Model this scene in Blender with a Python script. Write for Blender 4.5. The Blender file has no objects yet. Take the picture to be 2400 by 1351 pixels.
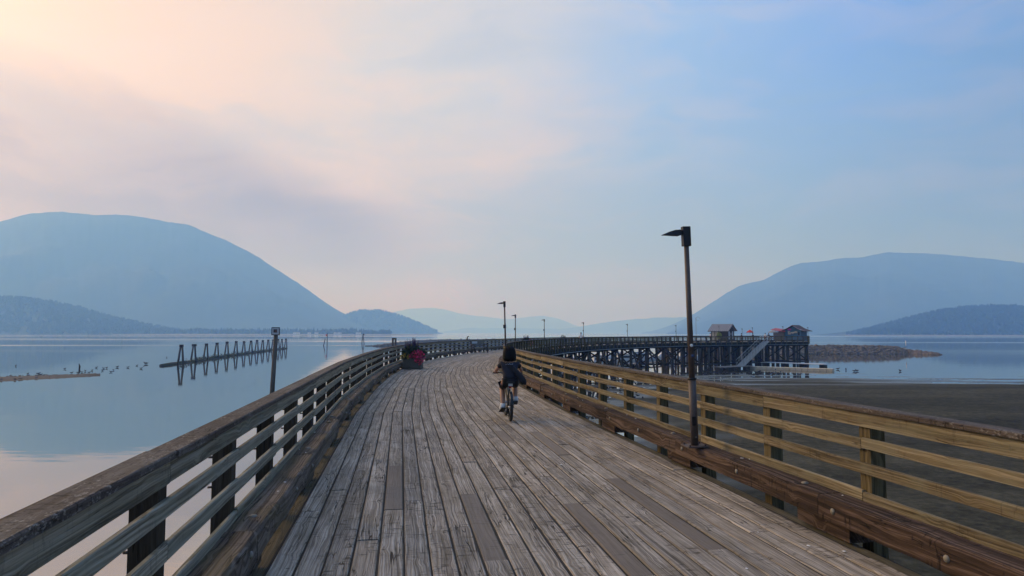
import bpy, bmesh, math, random
from mathutils import Vector, Matrix, noise as mnoise
rnd = random.Random(7)
R = math.radians
sc = bpy.context.scene
COL = sc.collection

# ------------------------------------------------------------------ camera
WATER = 0.0
ZD = 4.85                      # deck level above the lake
CAM = Vector((0.0, 0.0, ZD + 1.75))
PITCH = math.atan((780.0 - 675.5) / 1600.0)
cam = bpy.data.cameras.new('camera'); cam.sensor_width = 36.0; cam.lens = 24.0
cam.clip_start = 0.05; cam.clip_end = 60000.0
camo = bpy.data.objects.new('camera', cam); COL.objects.link(camo)
camo.matrix_world = (Matrix.Translation(CAM) @ Matrix.Rotation(R(90) + PITCH, 4, 'X') @ Matrix.Rotation(R(0.06), 4, 'Z'))
sc.camera = camo

# ------------------------------------------------------------------ light
SUN_AZ, SUN_EL = R(-58.0), R(24.0)
SDIR = Vector((math.sin(SUN_AZ) * math.cos(SUN_EL), math.cos(SUN_AZ) * math.cos(SUN_EL), math.sin(SUN_EL)))
sun = bpy.data.lights.new('sun', 'SUN'); sun.energy = 1.4; sun.angle = R(16); sun.color = (1.0, 0.88, 0.72)
suno = bpy.data.objects.new('sun', sun); COL.objects.link(suno)
suno.rotation_euler = (-SDIR).to_track_quat('-Z', 'Y').to_euler()
sc.view_settings.view_transform = 'Standard'; sc.view_settings.look = 'None'
sc.view_settings.exposure = 0.42; sc.view_settings.gamma = 1.0
sc.view_settings.use_curve_mapping = False
sc.render.engine = 'CYCLES'
sc.cycles.use_denoising = True
sc.cycles.max_bounces = 6; sc.cycles.diffuse_bounces = 2; sc.cycles.glossy_bounces = 3
sc.cycles.transmission_bounces = 3; sc.cycles.volume_bounces = 4
sc.cycles.caustics_reflective = False; sc.cycles.caustics_refractive = False


class NT:
    """small helper to wire shader nodes"""
    def __init__(self, tree):
        self.t = tree; self.n = tree.nodes; self.l = tree.links
    def put(self, sock, v):
        if hasattr(v, 'is_output'):
            self.l.new(v, sock)
        elif isinstance(v, (tuple, list)) and len(v) == 3 and len(sock.default_value) == 4:
            sock.default_value = (*v, 1)
        else:
            sock.default_value = v
    def math(self, op, a, b=0.0, c=None, clamp=False):
        m = self.n.new('ShaderNodeMath'); m.operation = op; m.use_clamp = clamp
        self.put(m.inputs[0], a); self.put(m.inputs[1], b)
        if c is not None: self.put(m.inputs[2], c)
        return m.outputs[0]
    def vmath(self, op, a, b=(0, 0, 0)):
        m = self.n.new('ShaderNodeVectorMath'); m.operation = op
        self.put(m.inputs[0], a); self.put(m.inputs[1], b)
        return m.outputs['Value'] if op in ('DOT_PRODUCT', 'LENGTH', 'DISTANCE') else m.outputs[0]
    def mix(self, f, a, b, blend='MIX'):
        m = self.n.new('ShaderNodeMix'); m.data_type = 'RGBA'; m.blend_type = blend; m.clamp_factor = True
        self.put(m.inputs[0], f); self.put(m.inputs[6], a); self.put(m.inputs[7], b)
        return m.outputs[2]
    def ramp(self, f, stops, interp='LINEAR'):
        r = self.n.new('ShaderNodeValToRGB'); r.color_ramp.interpolation = interp
        e = r.color_ramp.elements
        while len(e) > 1: e.remove(e[-1])
        e[0].position = stops[0][0]; e[0].color = self.col(stops[0][1])
        for p, c in stops[1:]:
            x = e.new(p); x.color = self.col(c)
        self.put(r.inputs[0], f)
        return r.outputs[0]
    def col(self, c):
        return (c, c, c, 1) if isinstance(c, (int, float)) else (*c, 1)
    def noise(self, vec, scale, detail=3.0, rough=0.55, dist=0.0):
        x = self.n.new('ShaderNodeTexNoise')
        if vec is not None: self.put(x.inputs['Vector'], vec)
        x.inputs['Scale'].default_value = scale; x.inputs['Detail'].default_value = detail
        x.inputs['Roughness'].default_value = rough; x.inputs['Distortion'].default_value = dist
        return x.outputs[0]
    def smooth(self, v, a, b):
        m = self.n.new('ShaderNodeMapRange'); m.interpolation_type = 'SMOOTHSTEP'
        self.put(m.inputs[0], v); m.inputs[1].default_value = a; m.inputs[2].default_value = b
        return m.outputs[0]
    def sep(self, v):
        s = self.n.new('ShaderNodeSeparateXYZ'); self.put(s.inputs[0], v); return s.outputs
    def comb(self, x, y, z):
        s = self.n.new('ShaderNodeCombineXYZ')
        self.put(s.inputs[0], x); self.put(s.inputs[1], y); self.put(s.inputs[2], z); return s.outputs[0]


def lin(r, g, b):
    f = lambda v: (v / 255) / 12.92 if v / 255 <= 0.04045 else ((v / 255 + 0.055) / 1.055) ** 2.4
    return (f(r), f(g), f(b))

# ------------------------------------------------------------------ sky: smoke veil over a clear sky
world = bpy.data.worlds.new('World'); sc.world = world; world.use_nodes = True
w = NT(world.node_tree); w.n.clear()
wout = w.n.new('ShaderNodeOutputWorld'); bg = w.n.new('ShaderNodeBackground')
sky = w.n.new('ShaderNodeTexSky'); sky.sky_type = 'NISHITA'; sky.sun_disc = False
sky.sun_elevation = SUN_EL; sky.sun_rotation = SUN_AZ; sky.dust_density = 4.0
tc = w.n.new('ShaderNodeTexCoord')
d = w.vmath('NORMALIZE', tc.outputs['Generated'])
dx, dy, dz = w.sep(d)
el = w.math('MAXIMUM', dz, 0.0)
g = w.vmath('DOT_PRODUCT', d, tuple(SDIR))
warp = w.noise(w.vmath('MULTIPLY', d, (1.6, 1.6, 5.0)), 1.4, 4, 0.55, 0.6)
warp = w.math('SUBTRACT', warp, 0.5)
g2 = w.math('ADD', g, w.math('MULTIPLY', warp, 0.26))
high = w.ramp(g2, [(0.0, lin(98, 144, 216)), (0.22, lin(118, 166, 252)), (0.43, lin(148, 188, 252)), (0.60, lin(206, 210, 222)),
                   (0.74, lin(214, 212, 212)), (0.86, lin(240, 210, 174)), (1.0, lin(250, 214, 164))])
low = w.ramp(g2, [(0.0, lin(104, 146, 214)), (0.25, lin(134, 172, 232)), (0.5, lin(158, 178, 212)), (0.66, lin(182, 182, 194)),
                  (0.80, lin(196, 180, 174)), (1.0, lin(220, 188, 160))])
el2 = w.math('ADD', el, w.math('MULTIPLY', warp, 0.10))
veil = w.mix(w.smooth(el2, 0.10, 0.36), low, high)
# soft wisps: warped, stretched along the wind
wv1 = w.noise(w.vmath('MULTIPLY', d, (1.5, 1.5, 3.2)), 2.0, 3, 0.5, 0.0)
wd_ = w.vmath('ADD', w.vmath('MULTIPLY', d, (1.7, 1.7, 7.5)), w.comb(wv1, w.math('MULTIPLY', wv1, .6), w.math('MULTIPLY', wv1, 1.4)))
streak = w.noise(wd_, 1.7, 6, 0.58, 0.5)
wisps = w.smooth(streak, 0.42, 0.70)
veil = w.mix(w.math('MULTIPLY', wisps, w.math('ADD', .14, w.math('MULTIPLY', w.smooth(g, .2, .8), .48))), veil, lin(242, 216, 190))
gaps = w.math('SUBTRACT', 1.0, w.smooth(streak, 0.28, 0.50))
veil = w.mix(w.math('MULTIPLY', gaps, .30), veil, lin(150, 178, 216))
# grey-mauve band of thicker smoke low towards the sun
edge = w.math('SUBTRACT', el2, w.math('MULTIPLY', w.math('SUBTRACT', g, 0.69), 0.5))
band = w.math('MULTIPLY', w.math('MULTIPLY', w.smooth(el2, 0.03, 0.11), w.math('SUBTRACT', 1.0, w.smooth(edge, 0.135, 0.215))), w.smooth(g, 0.57, 0.74))
band = w.math('MULTIPLY', band, w.math('ADD', .45, w.math('MULTIPLY', w.smooth(streak, 0.30, 0.60), .55)))
veil = w.mix(w.math('MULTIPLY', band, 0.95), veil, lin(124, 106, 102))
clear = w.vmath('MULTIPLY', sky.outputs[0], (0.11, 0.11, 0.11))
skycol = w.mix(0.85, clear, veil)
w.l.new(skycol, bg.inputs[0]); bg.inputs[1].default_value = 0.86
w.l.new(bg.outputs[0], wout.inputs[0])

# ------------------------------------------------------------------ geometry helpers
def ray(px, py):
    u = (px - 1200) / 1600.0; v = (675.5 - py) / 1600.0
    return Vector((u, math.cos(PITCH) - v * math.sin(PITCH), math.sin(PITCH) + v * math.cos(PITCH)))
def at(px, py, D):
    """world point D metres ahead seen at a place of the photograph"""
    r = ray(px, py); return CAM + r * (D / r.y)
def onz(px, py, z=WATER):
    r = ray(px, py); return CAM + r * ((z - CAM.z) / r.z)

class MB:
    """collects shapes into one mesh, with grain coordinates per vertex for wood"""
    def __init__(self):
        self.v = []; self.f = []; self.g = []; self.s = []
    def add(self, vs, fs, gs=None, smooth=False):
        b = len(self.v); self.v += [tuple(p) for p in vs]
        self.g += [tuple(p) for p in (gs if gs is not None else vs)]
        self.f += [[b + i for i in q] for q in fs]; self.s += [smooth] * len(fs)
        return self
    def loft(self, rings, grings=None, close=True, caps=True, smooth=False):
        n = len(rings[0]); vs = []; gs = []; fs = []
        for i, r in enumerate(rings):
            vs += r; gs += (grings[i] if grings else r)
        for i in range(len(rings) - 1):
            for j in range(n if close else n - 1):
                k = (j + 1) % n
                fs.append([i * n + j, i * n + k, (i + 1) * n + k, (i + 1) * n + j])
        if caps:
            fs.append(list(range(n))[::-1]); fs.append([(len(rings) - 1) * n + j for j in range(n)])
        return self.add(vs, fs, gs, smooth)
    def beam(self, p0, p1, wd, ht, up=(0, 0, 1), ch=0.0, st=1, wob=0.0, off=None, m0=None, m1=None):
        """bar from p0 to p1 (centre line), wd across, ht along up; ch chamfer; st stations; m0, m1 mitre side vectors"""
        p0 = Vector(p0); p1 = Vector(p1); a = (p1 - p0); L = a.length
        if L < 1e-6: return self
        a /= L; up = Vector(up); side = a.cross(up)
        if side.length < 1e-4: side = a.cross(Vector((0, 1, 0)))
        side.normalize(); up2 = side.cross(a).normalized()
        h, k = wd / 2, ht / 2
        if ch > 0:
            prof = [(-h, -k), (h, -k), (h, k - ch), (h - ch, k), (-h + ch, k), (-h, k - ch)]
        else:
            prof = [(-h, -k), (h, -k), (h, k), (-h, k)]
        o = off if off is not None else (rnd.random() * 50, rnd.random() * 50, rnd.random() * 50)
        rings = []; gr = []
        for i in range(st + 1):
            t = i / st; c = p0 + a * (L * t)
            s0 = side
            if m0 is not None and m1 is not None: s0 = Vector(m0).lerp(Vector(m1), t)
            jx = (rnd.random() - .5) * wob; jz = (rnd.random() - .5) * wob
            rings.append([c + s0 * (x + (jx if abs(x) > 0 else 0)) + up2 * (z + jz) for x, z in prof])
            gr.append([(o[0] + L * t, o[1] + x, o[2] + z) for x, z in prof])
        return self.loft(rings, gr)
    def box(self, c, size, rz=0.0):
        c = Vector(c); a = Vector((math.cos(rz), math.sin(rz), 0)) * (size[0] / 2)
        return self.beam(c - a, c + a, size[1], size[2])
    def tube(self, pts, rads, n=8, smooth=True, caps=True):
        pts = [Vector(p) for p in pts]; rings = []; gr = []
        if not isinstance(rads, (list, tuple)): rads = [rads] * len(pts)
        o = rnd.random() * 50; L = 0; ref = None
        for i, p in enumerate(pts):
            t = (pts[min(i + 1, len(pts) - 1)] - pts[max(i - 1, 0)]).normalized()
            if ref is None:
                ref = Vector((0, 0, 1)) if abs(t.z) < .9 else Vector((1, 0, 0))
            u = t.cross(ref).normalized(); v = u.cross(t).normalized()
            if i: L += (p - pts[i - 1]).length
            rings.append([p + (u * math.cos(6.28319 * j / n) + v * math.sin(6.28319 * j / n)) * rads[i] for j in range(n)])
            gr.append([(o + L, o + rads[i] * 6.28319 * j / n, o) for j in range(n)])
        return self.loft(rings, gr, smooth=smooth, caps=caps)
    def lathe(self, prof, c=(0, 0, 0), n=16, smooth=True):
        c = Vector(c)
        rings = [[c + Vector((r * math.cos(6.28319 * j / n), r * math.sin(6.28319 * j / n), z)) for j in range(n)] for r, z in prof]
        return self.loft(rings, smooth=smooth)
    def blob(self, c, r, seg=8, rings=5, jit=0.0, sq=(1, 1, 1), rot=0.0):
        c = Vector(c); rr = []
        M = Matrix.Rotation(rot, 3, 'Z')
        for i in range(rings + 1):
            th = math.pi * i / rings; row = []
            for j in range(seg):
                ph = 6.28319 * j / seg; q = r * (1 + (rnd.random() - .5) * jit)
                p = Vector((math.sin(th) * math.cos(ph) * sq[0], math.sin(th) * math.sin(ph) * sq[1], math.cos(th) * sq[2])) * q
                row.append(c + M @ p)
            rr.append(row)
        return self.loft(rr, smooth=jit < .2, caps=False)
    def build(self, name, mat=None, parent=None, origin=None):
        me = bpy.data.meshes.new(name)
        og = Vector(origin) if origin is not None else Vector((0, 0, 0))
        me.from_pydata([tuple(Vector(p) - og) for p in self.v], [], self.f)
        at_ = me.attributes.new('grain', 'FLOAT_VECTOR', 'POINT')
        at_.data.foreach_set('vector', [c for p in self.g for c in p])
        me.polygons.foreach_set('use_smooth', self.s)
        if mat: me.materials.append(mat)
        me.update()
        if len(self.f) < 400:
            q = bmesh.new(); q.from_mesh(me); bmesh.ops.recalc_face_normals(q, faces=q.faces); q.to_mesh(me); q.free()
        o = bpy.data.objects.new(name, me); COL.objects.link(o)
        o.location = og
        if parent is not None: o.parent = parent
        return o

def tag(o, label=None, cat=None, group=None, kind=None):
    if label: o['label'] = label
    if cat: o['category'] = cat
    if group: o['group'] = group
    if kind: o['kind'] = kind
    return o
def empty(name, loc=(0, 0, 0), rz=0.0, label=None, cat=None, group=None):
    e = bpy.data.objects.new(name, None); COL.objects.link(e)
    e.location = loc; e.rotation_euler = (0, 0, rz); e.empty_display_size = .2
    return tag(e, label, cat, group)
def copy_tree(o, loc=None, rz=None, parent=None, **kw):
    c = o.copy(); COL.objects.link(c)
    if loc is not None: c.location = loc
    if rz is not None: c.rotation_euler = (0, 0, rz)
    if parent is not None: c.parent = parent
    for ch in list(o.children): copy_tree(ch, parent=c)
    return tag(c, **kw)

# ------------------------------------------------------------------ materials
def new_mat(name):
    m = bpy.data.materials.new(name); m.use_nodes = True
    t = NT(m.node_tree); bs = m.node_tree.nodes['Principled BSDF']
    return m, t, bs

def wood(name, dark, mid, light, ring=1.0, fiber=1.0, crack=1.0, stain=0.5, moss=None, mossamt=0.0, rough=0.85, bump=0.5, tintamt=0.35, knot=0.6, freq=1.0, speck=None):
    m, t, bs = new_mat(name)
    a = t.n.new('ShaderNodeAttribute'); a.attribute_name = 'grain'; P = a.outputs['Vector']
    # piece to piece variation: grain offsets differ per board, so a coarse cell noise of the offset gives its tint
    px, py, pz = t.sep(P)
    oi = t.n.new('ShaderNodeObjectInfo'); rndv = oi.outputs['Random']
    wv = t.noise(t.vmath('MULTIPLY', P, (0.9, 5.0, 5.0)), 1.0, 2, 0.5)
    vor = t.n.new('ShaderNodeTexVoronoi'); vor.inputs['Scale'].default_value = 1.0
    t.l.new(t.vmath('MULTIPLY', P, (2.6, 3.6, .05)), vor.inputs['Vector'])
    kd = vor.outputs['Distance']
    kn = t.math('SUBTRACT', 1.0, t.smooth(kd, 0.02, 0.34))
    kn = t.math('MULTIPLY', kn, knot)
    yw = t.math('ADD', t.math('ADD', t.math('ADD', py, t.math('MULTIPLY', pz, 0.6)), t.math('MULTIPLY', wv, 0.11)), t.math('MULTIPLY', kn, 0.035))
    ra = t.noise(t.comb(t.math('MULTIPLY', px, .45), t.math('MULTIPLY', yw, 95.0 * freq), t.math('MULTIPLY', pz, 4.0)), 1.0, 2, .5)
    rb_ = t.noise(t.comb(t.math('MULTIPLY', px, .30), t.math('MULTIPLY', yw, 34.0 * freq), t.math('MULTIPLY', pz, 3.0)), 1.0, 2, .5)
    rings = t.math('ADD', t.math('MULTIPLY', t.math('SUBTRACT', t.smooth(ra, .36, .64), .5), .75), t.math('MULTIPLY', t.math('SUBTRACT', t.smooth(rb_, .32, .68), .5), .45))
    fib = t.noise(t.vmath('MULTIPLY', P, (4.0, 150.0, 150.0)), 1.0, 4, 0.65)
    big = t.noise(t.vmath('MULTIPLY', P, (1.1, 4.0, 4.0)), 1.0, 4, 0.6)
    v = t.math('ADD', t.math('MULTIPLY', rings, ring), t.math('MULTIPLY', t.math('SUBTRACT', fib, 0.5), 1.5 * fiber))
    v = t.math('ADD', v, t.math('MULTIPLY', t.math('SUBTRACT', big, 0.5), 1.0))
    v = t.math('ADD', t.math('MULTIPLY', v, 0.55), 0.5, clamp=True)
    colr = t.ramp(v, [(0.08, dark), (0.5, mid), (0.92, light)])
    # knots
    kc = t.math('SUBTRACT', 1.0, t.smooth(kd, 0.03, 0.085))
    colr = t.mix(t.math('MULTIPLY', kc, min(1.0, knot * 1.2)), colr, tuple(c * .45 for c in dark))
    # long drying cracks
    cn = t.noise(t.vmath('MULTIPLY', P, (0.9, 17.0, 17.0)), 1.0, 3, 0.5, 0.3)
    cl = t.math('SUBTRACT', 1.0, t.smooth(t.math('ABSOLUTE', t.math('SUBTRACT', cn, 0.5)), 0.003, 0.016))
    cm = t.smooth(t.noise(t.vmath('MULTIPLY', P, (0.7, 3.0, 3.0)), 1.0, 2), 0.46, 0.60)
    cr = t.math('MULTIPLY', t.math('MULTIPLY', cl, cm), crack)
    # short cross scuffs
    sn = t.noise(t.vmath('MULTIPLY', P, (34.0, 7.0, 7.0)), 1.0, 4, 0.65, 0.4)
    sm = t.smooth(t.noise(t.vmath('MULTIPLY', P, (2.2, 3.0, 3.0)), 1.0, 2), 0.44, 0.60)
    sf = t.math('MULTIPLY', t.math('MULTIPLY', t.smooth(sn, 0.55, 0.64), sm), stain)
    colr = t.mix(t.math('MULTIPLY', sf, 0.75), colr, tuple(c * .4 for c in dark))
    colr = t.mix(t.math('MULTIPLY', cr, 0.9), colr, tuple(c * .18 for c in dark))
    # per piece tone (Object Info for single boards)
    tone = t.math('ADD', 1.0 - tintamt * .5, t.math('MULTIPLY', rndv, tintamt))
    colr = t.mix(1.0, colr, t.comb(tone, t.math('ADD', t.math('MULTIPLY', tone, .94), .055), t.math('ADD', t.math('MULTIPLY', tone, .86), .12)), 'MULTIPLY')
    warm = t.math('FRACT', t.math('MULTIPLY', rndv, 7.31))
    colr = t.mix(t.math('MULTIPLY', t.smooth(warm, .45, 1.0), tintamt * .8), colr, t.mix(1.0, colr, (1.08, .92, .74), 'MULTIPLY'))
    if moss:
        mn = t.noise(t.vmath('MULTIPLY', P, (1.5, 5.0, 5.0)), 1.0, 5, 0.65)
        colr = t.mix(t.math('MULTIPLY', t.smooth(mn, 0.46, 0.62), mossamt), colr, moss)
    if speck:
        sp_n = t.noise(t.vmath('MULTIPLY', P, (30.0, 55.0, 55.0)), 1.0, 4, .7)
        sp_m = t.noise(t.vmath('MULTIPLY', P, (2.5, 9.0, 9.0)), 1.0, 3, .6)
        colr = t.mix(t.math('MULTIPLY', t.smooth(sp_n, .53, .62), t.smooth(sp_m, .42, .62)), colr, speck)
        sd_n = t.noise(t.vmath('MULTIPLY', P, (22.0, 60.0, 60.0)), 1.0, 3, .7)
        colr = t.mix(t.math('MULTIPLY', t.smooth(sd_n, .56, .66), .75), colr, tuple(c * .5 for c in dark))
    t.l.new(colr, bs.inputs['Base Color']); bs.inputs['Roughness'].default_value = rough
    bs.inputs['Specular IOR Level'].default_value = 0.2
    hgt = t.math('SUBTRACT', t.math('ADD', t.math('MULTIPLY', fib, 0.6), t.math('MULTIPLY', rings, 0.5)), t.math('ADD', t.math('MULTIPLY', cr, 2.2), t.math('MULTIPLY', sf, 1.2)))
    b = t.n.new('ShaderNodeBump'); b.inputs['Strength'].default_value = bump; b.inputs['Distance'].default_value = 0.006
    t.l.new(hgt, b.inputs['Height']); t.l.new(b.outputs[0], bs.inputs['Normal'])
    return m

M = {}
M['deck'] = wood('deck_wood', (.056, .047, .038), (.305, .268, .222), (.550, .500, .432), ring=.8, tintamt=.30, stain=1.0, bump=1.0, moss=(.16, .13, .085), mossamt=.35)
M['deck_new'] = wood('newer_brown_plank', (.110, .092, .074), (.180, .154, .128), (.240, .210, .178), ring=.5, crack=.15, stain=.45, bump=.4, tintamt=.25, knot=0)
M['edge'] = wood('mossy_edge_board', (.060, .052, .036), (.120, .105, .068), (.190, .172, .125), moss=(.060, .056, .034), mossamt=.5)
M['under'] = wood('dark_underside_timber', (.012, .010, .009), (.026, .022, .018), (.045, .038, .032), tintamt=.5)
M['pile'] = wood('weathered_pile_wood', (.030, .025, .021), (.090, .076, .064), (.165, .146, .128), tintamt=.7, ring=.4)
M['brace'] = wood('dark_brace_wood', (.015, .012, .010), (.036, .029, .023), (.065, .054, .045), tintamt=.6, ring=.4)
M['rail_gold'] = wood('golden_treated_rail', (.052, .040, .024), (.165, .132, .080), (.330, .280, .190), ring=.95, crack=.6, stain=.4, tintamt=.5, knot=1.0, freq=.6, moss=(.20, .185, .12), mossamt=.5, bump=.6)
M['rail_grey'] = wood('greenish_grey_rail', (.075, .067, .047), (.225, .205, .155), (.390, .368, .300), ring=1.0, crack=.7, stain=.4, tintamt=.5, knot=.9, freq=.7, moss=(.22, .235, .185), mossamt=.45, bump=.5)
M['cap'] = wood('lichen_spotted_cap', (.026, .020, .018), (.072, .058, .051), (.150, .128, .114), ring=.5, crack=1, stain=1.0, moss=(.15, .14, .125), mossamt=.4, speck=(.20, .185, .165))
M['post'] = wood('rail_post_wood', (.042, .034, .018), (.105, .084, .044), (.185, .150, .082), ring=.8, stain=.2, freq=.7)
M['post_dark'] = wood('dark_rail_post_wood', (.016, .012, .009), (.042, .033, .024), (.080, .066, .048), ring=.7, stain=.2, freq=.7)
M['curb_red'] = wood('red_brown_curb_timber', (.013, .009, .007), (.054, .034, .025), (.155, .108, .084), ring=1.0, crack=1, stain=1.0, tintamt=.35, knot=1.0, freq=.55, bump=.9)
M['curb_grey'] = wood('grey_brown_curb_timber', (.032, .025, .020), (.098, .078, .063), (.185, .155, .130), ring=1.2, crack=1, stain=.6, tintamt=.3, knot=1.0, freq=.6, moss=(.12, .10, .05), mossamt=.4, bump=.9)
M['boom'] = wood('boom_log_wood', (.03, .024, .018), (.07, .06, .045), (.12, .10, .075), moss=(.06, .085, .025), mossamt=.8)

def plain(name, c, rough=.6, metal=0.0, var=.25, scale=8.0, bump=0.0, spec=.5):
    m, t, bs = new_mat(name)
    tcn = t.n.new('ShaderNodeTexCoord')
    n = t.noise(tcn.outputs['Object'], scale, 4, .6)
    k = t.math('ADD', 1 - var, t.math('MULTIPLY', n, 2 * var))
    t.l.new(t.mix(1.0, c, t.comb(k, k, k), 'MULTIPLY'), bs.inputs['Base Color'])
    bs.inputs['Roughness'].default_value = rough; bs.inputs['Metallic'].default_value = metal
    bs.inputs['Specular IOR Level'].default_value = spec
    if bump:
        b = t.n.new('ShaderNodeBump'); b.inputs['Strength'].default_value = bump; b.inputs['Distance'].default_value = .02
        t.l.new(n, b.inputs['Height']); t.l.new(b.outputs[0], bs.inputs['Normal'])
    return m
M['lamp'] = plain('brown_black_painted_steel', (.085, .066, .060), .6, .2, .4, 14)
M['lamphead'] = plain('black_painted_metal', (.014, .014, .017), .45, .4)
M['white'] = plain('white_paint', (.72, .72, .70), .5, 0, .1)
M['black'] = plain('black_paint', (.012, .012, .014), .5)
M['bolt'] = plain('pale_galvanised_washer', (.22, .20, .16), .7, .2, .4, 30)
M['rust'] = plain('rusty_bolt', (.05, .035, .03), .7, .4)
M['alu'] = plain('grey_aluminium', (.20, .23, .24), .5, .3)
M['float'] = plain('beige_plastic_float', (.50, .44, .33), .7, 0, .3, 3)
M['floatpale'] = plain('pale_grey_decking', (.50, .52, .54), .7, 0, .15, 2)
M['rock'] = plain('grey_brown_rock', (.175, .145, .115), .9, 0, .5, .35, .5)
M['rockdark'] = plain('dark_wet_rock', (.12, .108, .098), .85, 0, .5, .5)
M['gravel'] = plain('pale_gravel', (.42, .38, .33), .9, 0, .3, 2)
M['tin'] = plain('grey_metal_roof', (.30, .30, .32), .5, .3, .15, 1.5)
M['tindark'] = plain('dark_metal_seam', (.09, .095, .11), .5, .3)
M['hutdark'] = plain('dark_brown_cladding', (.035, .028, .024), .8, 0, .4, 3)
M['hutpale'] = plain('pale_board_door', (.42, .40, .34), .7, 0, .2, 3)
M['hutblue'] = plain('blue_grey_cladding', (.060, .150, .240), .7, 0, .25, 3)
M['hutgrey'] = plain('grey_cladding', (.085, .085, .095), .8, 0, .3, 3)
M['redroof'] = plain('faded_red_roof', (.42, .055, .060), .6, 0, .25, 2)
M['shingle'] = plain('dark_red_shingles', (.075, .038, .040), .8, 0, .4, 4)
M['pinktrim'] = plain('pink_white_trim', (.55, .40, .44), .6, 0, .1)
M['pink'] = plain('pink_paint', (.62, .06, .42), .6, 0, .15)
M['redcloth'] = plain('red_umbrella_cloth', (.62, .05, .045), .8, 0, .15)
M['greycloth'] = plain('grey_umbrella_cloth', (.28, .28, .29), .8, 0, .15)
M['sand'] = plain('grey_sand_and_stones', (.060, .055, .047), .95, 0, .5, 1.2, .6)
M['planter'] = plain('brown_planter_box', (.085, .075, .062), .85, 0, .25, 5)
M['soil'] = plain('dark_soil', (.02, .015, .012), .95)
M['leafdark'] = plain('dark_green_leaves', (.018, .042, .022), .6, 0, .5, 9)
M['leaflight'] = plain('yellow_green_leaves', (.22, .27, .04), .6, 0, .4, 6)
M['purple'] = plain('deep_purple_flowers', (.035, .018, .085), .7, 0, .4, 20)
M['magenta'] = plain('magenta_petals', (.64, .030, .130), .6, 0, .35, 14)
M['yellowfl'] = plain('yellow_petals', (.52, .34, .02), .6, 0, .35, 14)
M['palepink'] = plain('pale_pink_petals', (.55, .30, .30), .6, 0, .3, 14)
M['slat'] = plain('grey_bench_slat', (.13, .125, .12), .8, 0, .3, 8)
M['skin'] = plain('skin', (.36, .19, .125), .55, 0, .12, 6)
M['hair'] = plain('black_hair', (.0035, .0032, .004), .75, 0, .5, 40, 0, .12)
M['navy'] = plain('navy_cotton', (.009, .011, .023), .9, 0, .3, 9)
M['shorts'] = plain('black_cotton', (.007, .007, .009), .9, 0, .3, 9)
M['bag'] = plain('dark_navy_nylon', (.004, .005, .011), .75, 0, .3, 9)
M['shoe'] = plain('white_canvas', (.62, .63, .65), .7, 0, .1)
M['sole'] = plain('black_rubber', (.018, .018, .018), .8)
M['print'] = plain('pale_print', (.25, .27, .33), .8)
M['frame'] = plain('black_bicycle_paint', (.012, .013, .015), .35, .3)
M['chrome'] = plain('steel', (.45, .46, .48), .3, .9, .1)
M['glassred'] = plain('red_reflector', (.30, .012, .012), .25)
M['bird'] = plain('dark_feathers', (.028, .026, .025), .8)
M['boatwhite'] = plain('white_gelcoat', (.62, .63, .64), .35, 0, .1)
M['boatdark'] = plain('dark_boat_window', (.02, .025, .035), .2)
M['boatblue'] = plain('blue_canvas', (.05, .11, .24), .8)
M['boatpurple'] = plain('violet_canvas', (.22, .17, .42), .8)
M['boatred'] = plain('red_hull_stripe', (.35, .05, .05), .5)
M['wharf_float'] = plain('grey_dock_planks', (.20, .18, .16), .85, 0, .3, 1)
M['shorehouse'] = plain('pale_house_wall', (.60, .58, .54), .8)
M['shoreroof'] = plain('house_roof', (.25, .22, .21), .8)
M['daymark'] = plain('grey_white_daymark', (.45, .46, .48), .6, 0, .15)
M['orange'] = plain('faded_orange', (.50, .16, .06), .7)
M['stickerblue'] = plain('blue_sticker', (.03, .06, .16), .6)

def forest_mat(name, a, b, scale):
    m, t, bs = new_mat(name)
    g_ = t.n.new('ShaderNodeNewGeometry')
    n = t.noise(g_.outputs['Position'], scale, 6, .65)
    t.l.new(t.ramp(n, [(.3, a), (.7, b)]), bs.inputs['Base Color']); bs.inputs['Roughness'].default_value = .95
    bs.inputs['Specular IOR Level'].default_value = .05
    return m
M['forest'] = forest_mat('forested_slope', (.020, .034, .024), (.052, .070, .044), .006)
M['conifer'] = forest_mat('conifer_crowns', (.018, .030, .021), (.030, .044, .030), .02)
M['shore'] = forest_mat('pale_shore', (.16, .15, .12), (.26, .24, .20), .02)

# ================================================================== terrain and water
def grid_mesh(name, pts, nu, nv, mat, smooth=True):
    me = bpy.data.meshes.new(name)
    fs = [[i * nv + j, (i + 1) * nv + j, (i + 1) * nv + j + 1, i * nv + j + 1] for i in range(nu - 1) for j in range(nv - 1)]
    me.from_pydata([tuple(p) for p in pts], [], fs)
    me.polygons.foreach_set('use_smooth', [smooth] * len(fs)); me.materials.append(mat); me.update()
    o = bpy.data.objects.new(name, me); COL.objects.link(o); return o

# lake
m, t, bs = new_mat('calm_lake_water'); t.n.remove(bs)
geo = t.n.new('ShaderNodeNewGeometry'); pos = geo.outputs['Position']
dist = t.vmath('LENGTH', pos)
rip = t.noise(t.vmath('MULTIPLY', pos, (.35, 1.3, 1)), 1.0, 3, .5)
rip2 = t.noise(t.vmath('MULTIPLY', pos, (.05, .16, 1)), 1.0, 3, .5)
bands = t.noise(t.vmath('MULTIPLY', pos, (.0007, .006, 1)), 1.0, 3, .55, .4)
bandm = t.math('MULTIPLY', t.smooth(bands, .50, .60), t.smooth(dist, 180., 420.))
bump = t.n.new('ShaderNodeBump'); bump.inputs['Strength'].default_value = .022; bump.inputs['Distance'].default_value = .5
t.l.new(t.math('ADD', t.math('MULTIPLY', rip, .35), rip2), bump.inputs['Height'])
gl = t.n.new('ShaderNodeBsdfGlossy'); gl.inputs['Color'].default_value = (.95, .93, .90, 1)
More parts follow.
